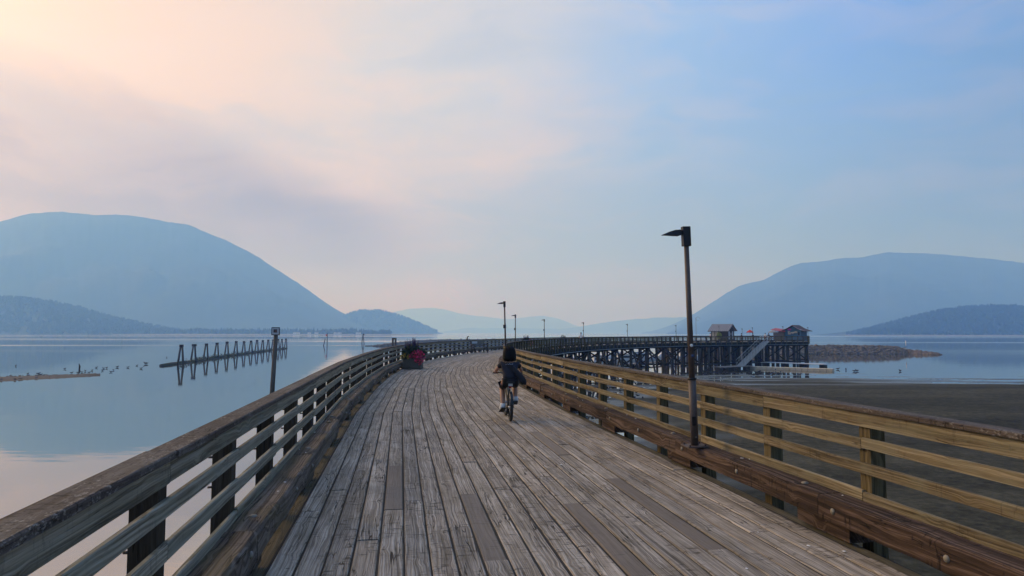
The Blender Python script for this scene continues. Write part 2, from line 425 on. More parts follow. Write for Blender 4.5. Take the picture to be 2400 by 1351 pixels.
t.l.new(t.math('ADD', .025, t.math('MULTIPLY', bandm, .20)), gl.inputs['Roughness']); t.l.new(bump.outputs[0], gl.inputs['Normal'])
df = t.n.new('ShaderNodeBsdfDiffuse'); df.inputs['Color'].default_value = (.075, .076, .068, 1)
fr = t.n.new('ShaderNodeFresnel'); fr.inputs['IOR'].default_value = 1.34
fac = t.math('ADD', .38, t.math('MULTIPLY', fr.outputs[0], .60), clamp=True)
mx = t.n.new('ShaderNodeMixShader'); t.l.new(fac, mx.inputs[0]); t.l.new(df.outputs[0], mx.inputs[1]); t.l.new(gl.outputs[0], mx.inputs[2])
t.l.new(mx.outputs[0], m.node_tree.nodes['Material Output'].inputs[0]); M['water'] = m
RW = 15500.0
lake = MB().add([(-RW, -2500, 0), (RW, -2500, 0), (RW, RW, 0), (-RW, RW, 0)], [[0, 1, 2, 3]]).build('lake_water', M['water'])
tag(lake, 'calm blue lake surface mirroring the hazy sky', kind='structure')

# mud flat right of the pier
SHORE = [(-6, -60), (-2, -20), (1, 0), (3, 30), (6.5, 56), (9.5, 82), (27, 105), (48, 103), (72, 97.5), (110, 94), (160, 92), (420, 78)]
def shore_sd(x, y):
    best = 1e9; sgn = 1
    for (ax, ay), (bx, by) in zip(SHORE[:-1], SHORE[1:]):
        ex, ey = bx - ax, by - ay; L2 = ex * ex + ey * ey
        q = max(0, min(1, ((x - ax) * ex + (y - ay) * ey) / L2))
        px, py = ax + ex * q, ay + ey * q; dd = math.hypot(x - px, y - py)
        if dd < best:
            best = dd; sgn = 1 if (ex * (y - ay) - ey * (x - ax)) < 0 else -1
    return best * sgn
xs = [-8 + .9 * i for i in range(120)] + [100 + 2.5 * i for i in range(40)] + [200 + 20 * i for i in range(12)]
ys = [-60 + 4 * i for i in range(20)] + [20 + .9 * i for i in range(104)]
mud_pts = []
for x in xs:
    for y in ys:
        s_ = shore_sd(x, y)
        z = max(-.40, min(.20, s_ * (.0042 + .012 * max(0.0, min(1.0, (88 - y) / 25)))))
        nz = mnoise.noise(Vector((x * .04, y * .30, 3.1))) * .115 + mnoise.noise(Vector((x * .16, y * .7, 9.1))) * .035 + mnoise.noise(Vector((x * .5, y * .9, 7.7))) * .020 + mnoise.noise(Vector((x * 1.3, y * 1.3, 1.7))) * .012
        mud_pts.append((x, y, z + nz * (max(.22, min(1.0, 1 - (s_ - 12) / 22)) if s_ > -30 else .2)))
m, t, bs = new_mat('wet_mud')
geo = t.n.new('ShaderNodeNewGeometry'); pos = geo.outputs['Position']
n1 = t.noise(pos, 2.2, 6, .7); n2 = t.noise(t.vmath('MULTIPLY', pos, (.05, .16, 1)), 1.0, 4, .6); n3 = t.noise(pos, 9.0, 4, .7)
mc = t.ramp(t.math('ADD', t.math('MULTIPLY', n1, .55), t.math('MULTIPLY', n2, .45)), [(.36, (.017, .016, .010)), (.50, (.049, .045, .028)), (.64, (.096, .088, .058))])
mc = t.mix(t.math('MULTIPLY', t.smooth(n3, .66, .74), .4), mc, (.075, .072, .062))
t.l.new(mc, bs.inputs['Base Color'])
wet = t.math('SUBTRACT', 1.0, t.smooth(t.math('ADD', t.sep(pos)[2], t.math('MULTIPLY', n1, .06)), .02, .16))
t.l.new(t.math('SUBTRACT', .92, t.math('MULTIPLY', wet, .66)), bs.inputs['Roughness'])
t.l.new(t.math('ADD', .10, t.math('MULTIPLY', wet, .45)), bs.inputs['Specular IOR Level'])
b = t.n.new('ShaderNodeBump'); b.inputs['Strength'].default_value = .9; b.inputs['Distance'].default_value = .07
t.l.new(t.math('ADD', n1, t.math('MULTIPLY', n3, .5)), b.inputs['Height']); t.l.new(b.outputs[0], bs.inputs['Normal'])
M['mud'] = m
mud = grid_mesh('mud_flat_ground', mud_pts, len(xs), len(ys), M['mud'])
tag(mud, 'dark grey mud flat left bare by the low lake', kind='structure')

# hills: ridge lines at their real distance, with slopes running down to the lake
def hill(name, ridge, D, front, back, label, rough=.15, seed=0, mat='forest', nu=90, nv=26, horizon=780.0, sharp=1.15):
    px0, px1 = ridge[0][0], ridge[-1][0]; pts = []
    def rpy(x):
        for (a, ya), (b_, yb) in zip(ridge[:-1], ridge[1:]):
            if x <= b_:
                q = (x - a) / (b_ - a); return ya + (yb - ya) * q
        return ridge[-1][1]
    heights = []
    for i in range(nu):
        px = px0 + (px1 - px0) * i / (nu - 1)
        py = (rpy(px - 9) + 2 * rpy(px) + rpy(px + 9)) / 4
        py += (mnoise.fractal(Vector((px * .02, seed, 0)), 1.0, 2.0, 4) * 2.4 + mnoise.noise(Vector((px * .35, seed, 5))) * .9) * min(1.0, max(0.0, 782 - py) / 40)
        p = at(px, py, D); h = max(.5, p.z)
        row = []
        for j in range(nv):
            q = j / (nv - 1) * 2 - 1
            if q <= 0:
                yy = D + q * front; k = max(0.0, 1 + q) ** sharp
            else:
                yy = D + q * back; k = max(0.0, 1 - q) ** .9
            wgt = min(1, (1 - abs(abs(q) - .5) * 2)) if q < 0 else 0
            nn = mnoise.fractal(Vector((p.x * 2.6 / front + seed, yy * 2.6 / front, seed * 1.7)), 1.0, 2.0, 5)
            z = h * (k + rough * nn * max(0, wgt))
            if abs(q) < 1e-6: z = h
            row.append((p.x * (yy / D) if q <= 0 else p.x, yy, z - 2.0 * (1 - k)))
        pts += row
    o = grid_mesh(name, pts, nu, nv, M[mat]); tag(o, label, kind='structure')
    return o, pts, nu, nv

hA = hill('mountain', [(-620, 640), (-400, 590), (-200, 552), (0, 515), (60, 498), (140, 492), (220, 500), (310, 500), (360, 508), (400, 517), (440, 522), (480, 540), (540, 566), (600, 597), (660, 638), (700, 664), (740, 694), (780, 722), (800, 733), (850, 752), (930, 782)],
          4200, 1500, 1300, 'high rounded mountain rising over the lake under the warm sky', seed=3, nu=320, nv=40)
hI = hill('mountain', [(1560, 782), (1640, 730), (1680, 700), (1740, 665), (1800, 650), (1850, 622), (1880, 612), (1940, 605), (2020, 598), (2080, 587), (2180, 589), (2240, 594), (2300, 600), (2400, 612), (2600, 640), (2900, 700)],
          5200, 2000, 1500, 'long blue mountain behind the end of the pier', seed=11, nu=320, nv=40)
hF = hill('mountain', [(880, 760), (920, 731), (960, 721), (1000, 720), (1040, 723), (1080, 735), (1140, 742), (1190, 748), (1230, 742), (1275, 738), (1310, 746), (1350, 763), (1420, 782)],
          12500, 1500, 1500, 'faint pale range at the far end of the lake', seed=21, nu=160)
hG = hill('mountain', [(1010, 782), (1100, 768), (1250, 770), (1330, 770), (1400, 758), (1440, 752), (1500, 746), (1560, 742), (1620, 742), (1700, 738), (1800, 740)],
          9500, 1400, 1500, 'low blue range between the faint range and the long mountain', seed=31, nu=200)
hE = hill('hill', [(780, 760), (820, 735), (850, 728), (900, 730), (940, 742), (975, 757), (1000, 768), (1025, 781)],
          3950, 600, 500, 'small wooded headland hill at the foot of the high mountain', seed=41, nu=110)
hB = hill('hill', [(-420, 720), (-200, 700), (0, 699), (60, 703), (120, 711), (180, 725), (240, 743), (300, 757), (360, 770), (420, 781)],
          2150, 420, 400, 'dark wooded hill on the near shore beneath the high mountain', seed=51, nu=60, horizon=779)
hJ = hill('hill', [(1990, 786), (2040, 773), (2100, 756), (2160, 740), (2200, 730), (2260, 721), (2320, 718), (2400, 719), (2500, 724), (2700, 745)],
          2050, 420, 400, 'dark wooded hill sloping to the lake beyond the breakwater', seed=61, nu=60)

# low shore strips at the water's edge
def strip(name, px0, px1, D, width, zt, label, mat='shore'):
    a, b_ = at(px0, 780, D), at(px1, 780, D); pts = []
    for i in range(40):
        q = i / 39; x = a.x + (b_.x - a.x) * q; o_ = math.sin(q * 9) * 18 + math.sin(q * 23) * 7
        pts += [(x, D + o_, -.4), (x, D + o_ + 14, zt * .5), (x, D + width, zt), (x, D + width + 120, zt)]
    o = grid_mesh(name, pts, 40, 4, M[mat]); return tag(o, label, kind='structure')
strip('shore_beach', -420, 1010, 1780, 70, 2.0, 'pale low beach along the far shore by the dark wooded hill')
strip('shore_beach', 1985, 2750, 1600, 50, 2.0, 'pale low beach under the wooded hill beyond the breakwater')

# far-off woods: reads as one mass
def conifers(mb, x, y, z, h):
    n = 5; r = h * rnd.uniform(.16, .24); rot = rnd.random() * 6
    if rnd.random() < .3:                                  # broadleaf crown
        mb.blob((x, y, z + h * .42), h * .34, 6, 4, .35, (1.1, 1.1, 1.2)); return
    base = [(x + r * math.cos(rot + 6.283 * k / n), y + r * math.sin(rot + 6.283 * k / n), z + h * .08) for k in range(n)]
    midr = [(x + r * .62 * math.cos(rot + .6 + 6.283 * k / n), y + r * .62 * math.sin(rot + .6 + 6.283 * k / n), z + h * .5) for k in range(n)]
    mb.add(base + midr + [(x, y, z + h)], [[k, (k + 1) % n, n + (k + 1) % n, n + k] for k in range(n)] + [[n + k, n + (k + 1) % n, 2 * n] for k in range(n)])
def wood_on(name, hl, count, h0, h1, label, ridge_bias=.25):
    o, pts, nu, nv = hl; mb = MB()
    for _ in range(count):
        i = rnd.random() * (nu - 1.001); j = (rnd.random() * .5 if rnd.random() > ridge_bias else rnd.uniform(.42, .53)) * (nv - 1)
        i0, j0 = int(i), int(j); fi, fj = i - i0, j - j0
        P = [Vector(pts[a * nv + b_]) for a, b_ in ((i0, j0), (i0 + 1, j0), (i0, j0 + 1), (i0 + 1, j0 + 1))]
        p = P[0].lerp(P[1], fi).lerp(P[2].lerp(P[3], fi), fj)
        if p.z < 1: continue
        conifers(mb, p.x, p.y, p.z - .5, rnd.uniform(h0, h1))
    tag(mb.build(name, M['conifer']), label, 'forest', kind='stuff')
wood_on('forest', hJ, 5200, 7, 15, 'dense conifer wood covering the hill beyond the breakwater')
wood_on('forest', hB, 4200, 8, 17, 'dense conifer wood covering the dark hill on the near shore')
wood_on('forest', hE, 1500, 10, 20, 'conifer wood on the small headland hill', .35)
mb = MB()
for k in range(1500):
    px = rnd.uniform(-400, 915); D = rnd.uniform(1860, 1970)
    h = rnd.uniform(9, 19) * (1.15 if rnd.random() < .15 else 1)
    if px > 860: h *= .8
    p = at(px, 780, D); conifers(mb, p.x, D, 1.5, h)
tag(mb.build('forest', M['conifer']), 'low belt of trees along the far shore behind the beach', 'forest', kind='stuff')

# houses on the far shore
def shore_house(px, wd, label, D=1845):
    p = at(px, 780, D); e = empty('shore_house', (p.x, D, 1.6), 0, label, 'house', 'pale houses along the far shore')
    MB().box((0, 0, 1.8), (wd, 7, 3.6)).build('wall', M['shorehouse'], e)
    r = MB(); h = wd / 2 + .5
    r.loft([[Vector((-h, -4, 3.6)), Vector((-h, 4, 3.6)), Vector((-h, 0, 5.6))], [Vector((h, -4, 3.6)), Vector((h, 4, 3.6)), Vector((h, 0, 5.6))]]); r.build('roof', M['shoreroof'], e)
ORD = {690: 'first', 698: 'second', 725: 'third', 742: 'fourth', 786: 'fifth', 796: 'sixth', 840: 'last'}
for px, wd in ((698, 11), (725, 8), (742, 9), (786, 7), (796, 10), (840, 12), (690, 6)):
    shore_house(px, wd, 'tiny pale house on the far shore, %s of the row counted from the left' % ORD[px])

# sand spit with stones on the near left
m_sp = MB(); ring = []
for i in range(22):
    q = i / 21
    a = onz(-260 + 495 * q, 917 - 36 * q); b_ = onz(-260 + 495 * q, 888 - 8.5 * q)
    mid = (a + b_) / 2; wv = .6 * math.sin(i * 1.9) + .4 * math.sin(i * 4.1)
    ring += [(a.x, a.y + wv * .5, -.08), (a.x * .7 + b_.x * .3, a.y * .7 + b_.y * .3, .10 + .12 * (1 - q)), (mid.x, mid.y, .22 + .2 * (1 - q)), (a.x * .3 + b_.x * .7, a.y * .3 + b_.y * .7, .12), (b_.x, b_.y + wv, -.08)]
sp = grid_mesh('sand_spit', ring, 22, 5, M['sand']); tag(sp, 'low grey gravel spit reaching into the lake', kind='structure')
mb = MB()
for k in range(420):
    q = rnd.random(); px = -240 + 465 * q; a = onz(px, 914 - 35 * q); b_ = onz(px, 889 - 8 * q); p = a.lerp(b_, rnd.uniform(.05, .95))
    r = rnd.uniform(.06, .17); mb.blob((p.x, p.y, .1 + .1 * rnd.random()), r, 5, 3, .5, (1.3, 1, .7))
tag(mb.build('stones', M['rockdark']), 'scattered dark stones on the gravel spit', 'stones', kind='stuff')

# rock breakwaters
def breakwater(name, line, wtop, ztop, slope, label, nrock, tip=False, rs=(.22, .75)):
    """line: list of (x, y); mound with a flat crest and rocks heaped on its flanks"""
    e = empty(name, (line[0][0], line[0][1], 0), 0, label, 'breakwater'); og = Vector((line[0][0], line[0][1], 0))
    P = [Vector((*p, 0)) for p in line]; rows = []; n = len(P)
    prof = []
    for i, p in enumerate(P):
        tdir = (P[min(i + 1, n - 1)] - P[max(i - 1, 0)]).normalized(); sd = Vector((tdir.y, -tdir.x, 0))
        zt = ztop; wt = wtop
        if tip and i == n - 1: zt = .2; wt = .3
        elif tip and i == n - 2: zt = ztop * .5; wt = wtop * .7
        elif tip and i == n - 3: zt = ztop * .85
        hw = wt / 2; fl = hw + zt * slope
        prof.append((p, sd, hw, fl, zt))
        rows += [p + sd * fl - Vector((0, 0, .4)) - og, p + sd * hw + Vector((0, 0, zt)) - og, p - sd * hw + Vector((0, 0, zt)) - og, p - sd * fl - Vector((0, 0, .4)) - og]
    core = grid_mesh('core_mound', rows, n, 4, M['rockdark'], False); core.parent = e
    mb = MB(); crest = MB()
    for k in range(nrock):
        q = rnd.random() * (n - 1.001); i = int(q); f = q - i
        a, b_ = prof[i], prof[i + 1]
        p = a[0].lerp(b_[0], f); sd = a[1].lerp(b_[1], f); hw = a[2] + (b_[2] - a[2]) * f; fl = a[3] + (b_[3] - a[3]) * f; zt = a[4] + (b_[4] - a[4]) * f
        sg = 1 if rnd.random() < .7 else -1; u = rnd.random()
        c = p + sd * sg * (hw + (fl - hw) * u) + Vector((0, 0, zt * (1 - u) - .05)) - og
        mb.blob(c, rs[0] + (rs[1] - rs[0]) * rnd.random() ** 2, 5, 3, .55, (1.2, 1, .75), rnd.random() * 3)
    o = mb.build('rocks', M['rock'], e); o['kind'] = 'stuff'
    cr = []
    for p, sd, hw, fl, zt in prof: cr += [p + sd * hw * .8 + Vector((0, 0, zt + .12)) - og, p - sd * hw * .8 + Vector((0, 0, zt + .12)) - og]
    c = grid_mesh('gravel_crest', cr, n, 2, M['gravel'], False); c.parent = e
    return e
b0 = onz(1560, 829.5); b1 = onz(2110, 828.5); b2 = onz(2205, 831)
breakwater('breakwater', [(b0.x + (b1.x - b0.x) * k / 9, b0.y + (b1.y - b0.y) * k / 9 + 4) for k in range(10)] + [(b1.x + (b2.x - b1.x) * .6, b1.y + 3), (b2.x, b2.y)],
           4.0, 2.55, 2.4, 'long grey rock breakwater with a flat crest behind the end of the pier', 3200, True)
c0 = onz(905, 812); c1 = onz(1420, 806)
breakwater('breakwater', [(c0.x + (c1.x - c0.x) * k / 9, c0.y + (c1.y - c0.y) * k / 9) for k in (9, 8, 7, 6, 5, 4, 3, 2, 1)] + [(c0.x + 3, c0.y), (c0.x - 6, c0.y - 2)],
           4.0, 3.1, 1.6, 'farther rock breakwater seen over the railing behind the flower planter', 1500, True)

# ================================================================== pier layout
L_BAY = 6.45
HEAD = [-7.4, -6.0, -3.5, 0.0, 3.5, 7.0, 8.5, 10.5, 12.5, 15.0, 18.0, 21.0, 25.0, 28.0, 31.0, 35.0, 38.0, 41.0, 46.0, 52.0, 57.0, 60.0, 62.0, 62.0]
H0 = -9.2
NODE = [Vector((-1.15, 15.5, 0))]
for h in HEAD: NODE.append(NODE[-1] + Vector((math.sin(R(h)), math.cos(R(h)), 0)) * L_BAY)
hd = [H0] + HEAD
MIT = []
for i in range(len(NODE)):
    a = R(hd[i]); b_ = R(hd[min(i + 1, len(hd) - 1)]); mid_ = (a + b_) / 2
    MIT.append(Vector((math.cos(mid_), -math.sin(mid_), 0)) / math.cos((b_ - a) / 2))
S_END = L_BAY * len(HEAD); S_START = -26.0
D0 = Vector((math.sin(R(H0)), math.cos(R(H0)), 0)); N0 = Vector((D0.y, -D0.x, 0))
def pt(s, off, z=0.0):
    if s <= 0: p = NODE[0] + D0 * s + (N0 if s < -.01 else MIT[0]) * off
    else:
        i = min(int(s / L_BAY), len(HEAD) - 1); f = s / L_BAY - i
        p = (NODE[i] + MIT[i] * off).lerp(NODE[i + 1] + MIT[i + 1] * off, f)
    return Vector((p.x, p.y, ZD + z))
def tang(s):
    if s < 0: return D0.copy()
    i = min(int(s / L_BAY), len(HEAD) - 1); return Vector((math.sin(R(HEAD[i])), math.cos(R(HEAD[i])), 0))
def side(s):
    t_ = tang(s); return Vector((t_.y, -t_.x, 0))
def s_of(p):
    """station and offset of a point beside the straight part"""
    v = Vector((p.x, p.y, 0)) - NODE[0]; return v.dot(D0), v.dot(N0)

pier = empty('timber_pier', pt(0, 0), 0, 'long curved timber pier of grey planks on a trestle of piles', 'pier')
PO = Vector(pier.location)
def pb(mb, name, mat, parent=None):
    o = mb.build(name, mat, parent if parent is not None else pier)
    if parent is None or parent is pier: o.location = -PO
    return o
# --- deck planks
NROW = 23; PW = 4.6 / NROW
patches = []
for (x0, y0), (x1, y1) in (((924, 1093), (920, 1195)), ((1107, 1158), (1150, 1315)), ((1338, 1180), (1500, 1351)), ((1462, 1120), (1640, 1290)), ((1265, 1012), (1330, 1066)), ((1188, 1010), (1200, 1035))):
    a = s_of(onz(x0, y0, ZD)); b_ = s_of(onz(x1, y1, ZD)); row = int(((a[1] + b_[1]) / 2 + 2.3) / PW)
    patches.append((max(0, min(NROW - 1, row)), min(a[0], b_[0]), max(a[0], b_[0])))
n_plank = 0; mass = MB(); mass_edge = MB()
def plank(s0, s1, r, mat, m0=None, m1=None):
    global n_plank
    off = -2.3 + (r + .5) * PW; dz = rnd.uniform(-.005, .004); g_ = .005
    w_ = PW - .015 - rnd.random() * .006
    A = pt(s0, off) + tang((s0 + s1) / 2) * g_; B = pt(s1, off) - tang((s0 + s1) / 2) * g_
    A.z = B.z = ZD - .04 + dz
    if n_plank < 300:
        mb = MB().beam(A, B, w_, .08, ch=.009, st=max(2, min(6, int((s1 - s0) / .9))), wob=.005, m0=m0, m1=m1)
        pb(mb, 'plank', M[mat]); n_plank += 1
    else: mass.beam(A, B, w_, .08, m0=m0, m1=m1)
for r in range(NROW):
    cuts = [S_START]; s_ = S_START + rnd.uniform(1, 5)
    mine = sorted(p for p in patches if p[0] == r)
    while s_ < -1.2:
        if s_ > -16.5 or rnd.random() < .5: cuts.append(s_)
        s_ += rnd.uniform(2.6, 5.6) if s_ > -18 else 6
    cuts.append(0.0)
    for _, a, b_ in mine:
        cuts = [c for c in cuts if not (a - .6 < c < b_ + .6)] + [a, b_]
    cuts = sorted(set(cuts))
    for a, b_ in zip(cuts[:-1], cuts[1:]):
        new = any(abs(a - q[1]) < 1e-6 for q in mine)
        plank(a, b_, r, 'deck_new' if new else 'deck')
for i in range(len(HEAD)):
    for r in range(NROW):
        s0, s1 = i * L_BAY, (i + 1) * L_BAY
        if i < 8 and rnd.random() < .16:
            c = s0 + rnd.uniform(1.2, 5.0); f = (c - s0) / L_BAY
            plank(s0, c, r, 'deck', MIT[i], MIT[i].lerp(MIT[i + 1], f)); plank(c, s1, r, 'deck', MIT[i].lerp(MIT[i + 1], f), MIT[i + 1])
        else: plank(s0, s1, r, 'deck', MIT[i], MIT[i + 1])
# viewing platform at the far end, on the lake side
S_PL = 115.0
PB = pt(S_END, 2.55, 0); E1 = tang(S_END - 1); E2 = Vector((.38, .925, 0)).normalized()
def plat(u, v, z=0.0): return PB + E1 * u + E2 * v + Vector((0, 0, z))
PV = 22.0; PU = -42.0
for k in range(int(PV / .318)):
    v_ = .16 + k * .318
    for q in range(7): mass.beam(plat(PU + 6 * q, v_, -.052), plat(PU + 6 * q + 5.99, v_, -.052), .195, .08)
o = pb(mass, 'far_planks', M['deck']); o['kind'] = 'stuff'
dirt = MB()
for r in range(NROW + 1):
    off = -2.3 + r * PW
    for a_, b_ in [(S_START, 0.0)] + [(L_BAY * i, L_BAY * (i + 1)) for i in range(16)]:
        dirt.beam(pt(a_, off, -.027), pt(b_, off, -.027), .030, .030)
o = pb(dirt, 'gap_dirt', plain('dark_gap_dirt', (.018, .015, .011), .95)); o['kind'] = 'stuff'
st_list = [S_START, -19.2, -12.8, -6.4, 0.0] + [L_BAY * (i + 1) for i in range(len(HEAD))]
for a, b_ in zip(st_list[:-1], st_list[1:]):
    ia = int(round(a / L_BAY)) if a >= 0 else None
    for sg in (-1, 1):
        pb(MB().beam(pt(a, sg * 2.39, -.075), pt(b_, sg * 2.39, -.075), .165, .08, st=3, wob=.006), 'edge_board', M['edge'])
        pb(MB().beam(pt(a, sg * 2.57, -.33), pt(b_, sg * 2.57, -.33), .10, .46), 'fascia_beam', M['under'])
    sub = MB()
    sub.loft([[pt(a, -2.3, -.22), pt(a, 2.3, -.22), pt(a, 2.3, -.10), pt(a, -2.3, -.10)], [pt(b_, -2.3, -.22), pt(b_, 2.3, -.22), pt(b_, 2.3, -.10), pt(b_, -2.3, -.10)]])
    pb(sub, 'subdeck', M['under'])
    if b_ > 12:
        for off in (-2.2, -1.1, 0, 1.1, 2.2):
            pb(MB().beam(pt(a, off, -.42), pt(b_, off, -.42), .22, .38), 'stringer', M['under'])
pf = MB()
pf.loft([[plat(PU, .3, -.5), plat(-.05, .3, -.5), plat(-.05, PV, -.5), plat(PU, PV, -.5)], [plat(PU, .3, -.105), plat(-.05, .3, -.105), plat(-.05, PV, -.105), plat(PU, PV, -.105)]])
pb(pf, 'platform_frame', M['under'])
pp = [pt(s_, 2.80, -.62) for s_ in [L_BAY * i for i in range(2, len(HEAD) + 1)]]
pb(MB().tube(pp, .045, 6), 'conduit_pipe', M['alu'])

# --- trestle bents: cap beam with its piles and braces
def bent(s, offs, batter=True, brace=True, lo=-2.7, hi=2.7):
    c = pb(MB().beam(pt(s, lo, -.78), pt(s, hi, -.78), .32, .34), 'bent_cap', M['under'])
    base = c.location
    def sub(mb, name, mat):
        o = mb.build(name, mat, c); return o
    for off in offs:
        j = rnd.uniform(-.12, .12); r = rnd.uniform(.14, .19)
        a = pt(s, off + j, -.95); b_ = pt(s + rnd.uniform(-.15, .15), off + j + rnd.uniform(-.15, .15)); b_.z = -1.0
        sub(MB().tube([a, a.lerp(b_, .5), b_], [r, r * 1.05, r * 1.12], 7), 'pile', M['pile'])
    if batter:
        for sg, edge in ((1, hi), (-1, lo)):
            a = pt(s + .35, edge - sg * .25, -.9); b_ = pt(s + .35 + rnd.uniform(-.3, .3), edge + sg * rnd.uniform(1.0, 1.5)); b_.z = -1.0
            sub(MB().tube([a, a.lerp(b_, .5) + side(s) * sg * .06, b_], [.14, .155, .18], 7), 'batter_pile', M['pile'])
    if brace:
        t_ = tang(s)
        for sg in (1, -1):
            a = pt(s, -2.3 * sg, -1.0) + t_ * .22 * sg; b_ = pt(s, 2.3 * sg) + t_ * .22 * sg; b_.z = 1.1
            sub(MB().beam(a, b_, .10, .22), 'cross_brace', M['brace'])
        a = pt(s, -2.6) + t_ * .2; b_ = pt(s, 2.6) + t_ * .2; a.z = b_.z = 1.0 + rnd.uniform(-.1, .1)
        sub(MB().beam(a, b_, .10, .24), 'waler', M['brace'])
    return c
for s_ in (-19.2, -12.8, -6.4, 0.0, 6.4): bent(s_, (-2.1, 0, 2.1), False, False)
for i in range(2, 18): bent(i * L_BAY, (-2.2, -.75, .75, 2.2) if i % 2 else (-2.2, -.6, .9, 1.9, 2.25))
for k in range(13):
    s_ = min(115.6 + k * 3.2, S_END - .3)
    bent(s_, (2.35, .8, -.8, -2.4), False, k % 2 == 0)
for k in range(14):
    u = -41.2 + k * 3.14
    c = pb(MB().beam(plat(u, 3.2 if k < 9 else .3, -.72), plat(u, PV - .2, -.72), .32, .34), 'bent_cap', M['under'])
    for v_ in (9.0, 12.5, 16.0, 19.0, 21.7) if k < 11 else (2.0, 5.0, 9.0, 13.0, 17.0, 21.7):
        a = plat(u + rnd.uniform(-.1, .1), v_, -.9); b_ = plat(u + rnd.uniform(-.2, .2), v_ + rnd.uniform(-.2, .2)); b_.z = -1.0
        MB().tube([a, b_], [.15, .18], 7).build('pile', M['pile'], c)
# lengthwise braces on the outer face
for i in range(4, 18):
    a = pt(i * L_BAY + .3, 2.45, -1.1); b_ = pt((i + 1) * L_BAY - .3, 2.45); b_.z = 1.0
    a2 = pt((i + 1) * L_BAY - .3, 2.55, -1.1); b2 = pt(i * L_BAY + .3, 2.55); b2.z = 1.0
    pb(MB().beam(a, b_, .10, .24), 'long_brace', M['brace'])
    if i % 2: pb(MB().beam(a2, b2, .10, .24), 'long_brace', M['brace'])
ws = [pt(S_PL + k * 6.4, 2.55) for k in range(7) if S_PL + k * 6.4 <= S_END + .1]
for p, q in zip(ws[:-1], ws[1:]):
    p = p.copy(); q = q.copy(); p.z = q.z = .75
    pb(MB().beam(p, q, .14, .30), 'waler', M['brace'])

# --- railings
def railing(name, stations, off, label, mats, bolts=0, gap=None, extra=None):
    root = empty(name, pt(0, off), 0, label, 'railing'); og = Vector(root.location)
    sg = 1 if off > 0 else -1; k = 0
    def rb(mb, nm, mat, parent=None):
        o = mb.build(nm, mat, parent if parent is not None else root)
        if parent is None: o.location = -og
        return o
    run = [(pt(s, off), side(s) * sg, s) for s in stations]
    if extra: run += extra
    P = [r[0] for r in run]; O = [r[1] for r in run]
    for i, (p, o_, s) in enumerate(run):
        near = s is not None and s < 40
        a = p.copy(); b_ = p.copy(); a.z = ZD - .48; b_.z = ZD + 1.068
        mb = MB().beam(a, b_, .14, .14, up=o_, st=1)
        post = rb(mb, 'post', mats['post'])
        if bolts and i < bolts:
            for zz in (.80, .575, .345):
                q = p + o_ * .07 + Vector((0, 0, zz + rnd.uniform(-.015, .015)))
                rb(MB().tube([q, q + o_ * .045], .009, 6), 'bolt', M['rust'], post)
    def gapped(i): return gap is not None and run[i][2] is not None and gap[0] < run[i][2] < gap[1]
    for row, (zc, hh, th, st0) in enumerate(((1.0, .135, .038, 0), (.80, .09, .038, 1), (.575, .092, .038, 0), (.345, .088, .038, 1))):
        i = -st0
        while i < len(run) - 1:
            a, b_ = max(0, i), min(len(run) - 1, i + 2)
            # boards bend over the posts
            if not any(gapped(q) for q in range(a, b_)):
                mb = MB(); of = (rnd.random() * 50, rnd.random() * 50, rnd.random() * 50); rings = []; gr = []; L = 0
                jz = rnd.uniform(-.012, .012); seq = list(range(a, b_ + 1)); 
                for q in seq:
                    inn = -O[q] * (.07 + th / 2); c = P[q] + inn + Vector((0, 0, zc + jz))
                    if q == seq[0]: c += (P[q + 1] - P[q]).normalized() * .004
                    if q == seq[-1]: c -= (P[q] - P[q - 1]).normalized() * .004
                    if q > a: L += (P[q] - P[q - 1]).length
                    pr = [(-th / 2, -hh / 2), (th / 2, -hh / 2), (th / 2, hh / 2 - .008), (th / 2 - .008, hh / 2), (-th / 2 + .008, hh / 2), (-th / 2, hh / 2 - .008)]
                    rings.append([c + O[q] * x + Vector((0, 0, z)) for x, z in pr]); gr.append([(of[0] + L, of[1] + z, of[2] + x) for x, z in pr])
                mb.loft(rings, gr); rb(mb, 'rail_board', mats['rail'])
            i += 2
    i = 0
    while i < len(run) - 1:
        b_ = min(len(run) - 1, i + 2)
        if not any(gapped(q) for q in range(i, b_)):
            mb = MB(); of = (rnd.random() * 50, rnd.random() * 50, rnd.random() * 50); rings = []; gr = []; L = 0
            jx = rnd.uniform(-.008, .008); wd, th = .165, .040
            for q in range(i, b_ + 1):
                c = P[q] - O[q] * (.062 + jx) + Vector((0, 0, 1.090))
                if q == i: c += (P[q + 1] - P[q]).normalized() * .004
                if q == b_: c -= (P[q] - P[q - 1]).normalized() * .004
                if q > i: L += (P[q] - P[q - 1]).length
                pr = [(-wd / 2, -th / 2), (wd / 2, -th / 2), (wd / 2, th / 2 - .007), (wd / 2 - .008, th / 2), (-wd / 2 + .008, th / 2), (-wd / 2, th / 2 - .007)]
                rings.append([c + O[q] * x + Vector((0, 0, z)) for x, z in pr]); gr.append([(of[0] + L, of[1] + x, of[2] + z) for x, z in pr])
            mb.loft(rings, gr); rb(mb, 'cap_rail', M['cap'] if mats['cap'] is None else mats['cap'])
        i = b_
    return root
PSP = L_BAY / 4
st_r = [(k + .5) * PSP + .43 for k in range(-16, int(S_END / PSP))] + [S_END - .1]
st_l = [(k + .5) * PSP + .61 for k in range(-16, int(S_PL / PSP))]
railing('timber_railing', st_r, 2.71, 'golden brown timber railing along the right edge of the pier', {'post': M['post'], 'rail': M['rail_gold'], 'cap': None}, gap=(140.6, 142.6))
ex = []
EP = Vector((E1.y, -E1.x, 0)); EQ = Vector((E2.y, -E2.x, 0))
for k in range(1, 13): ex.append((plat(PU + .1, 2.6 + 1.6 * k), -EQ, None))
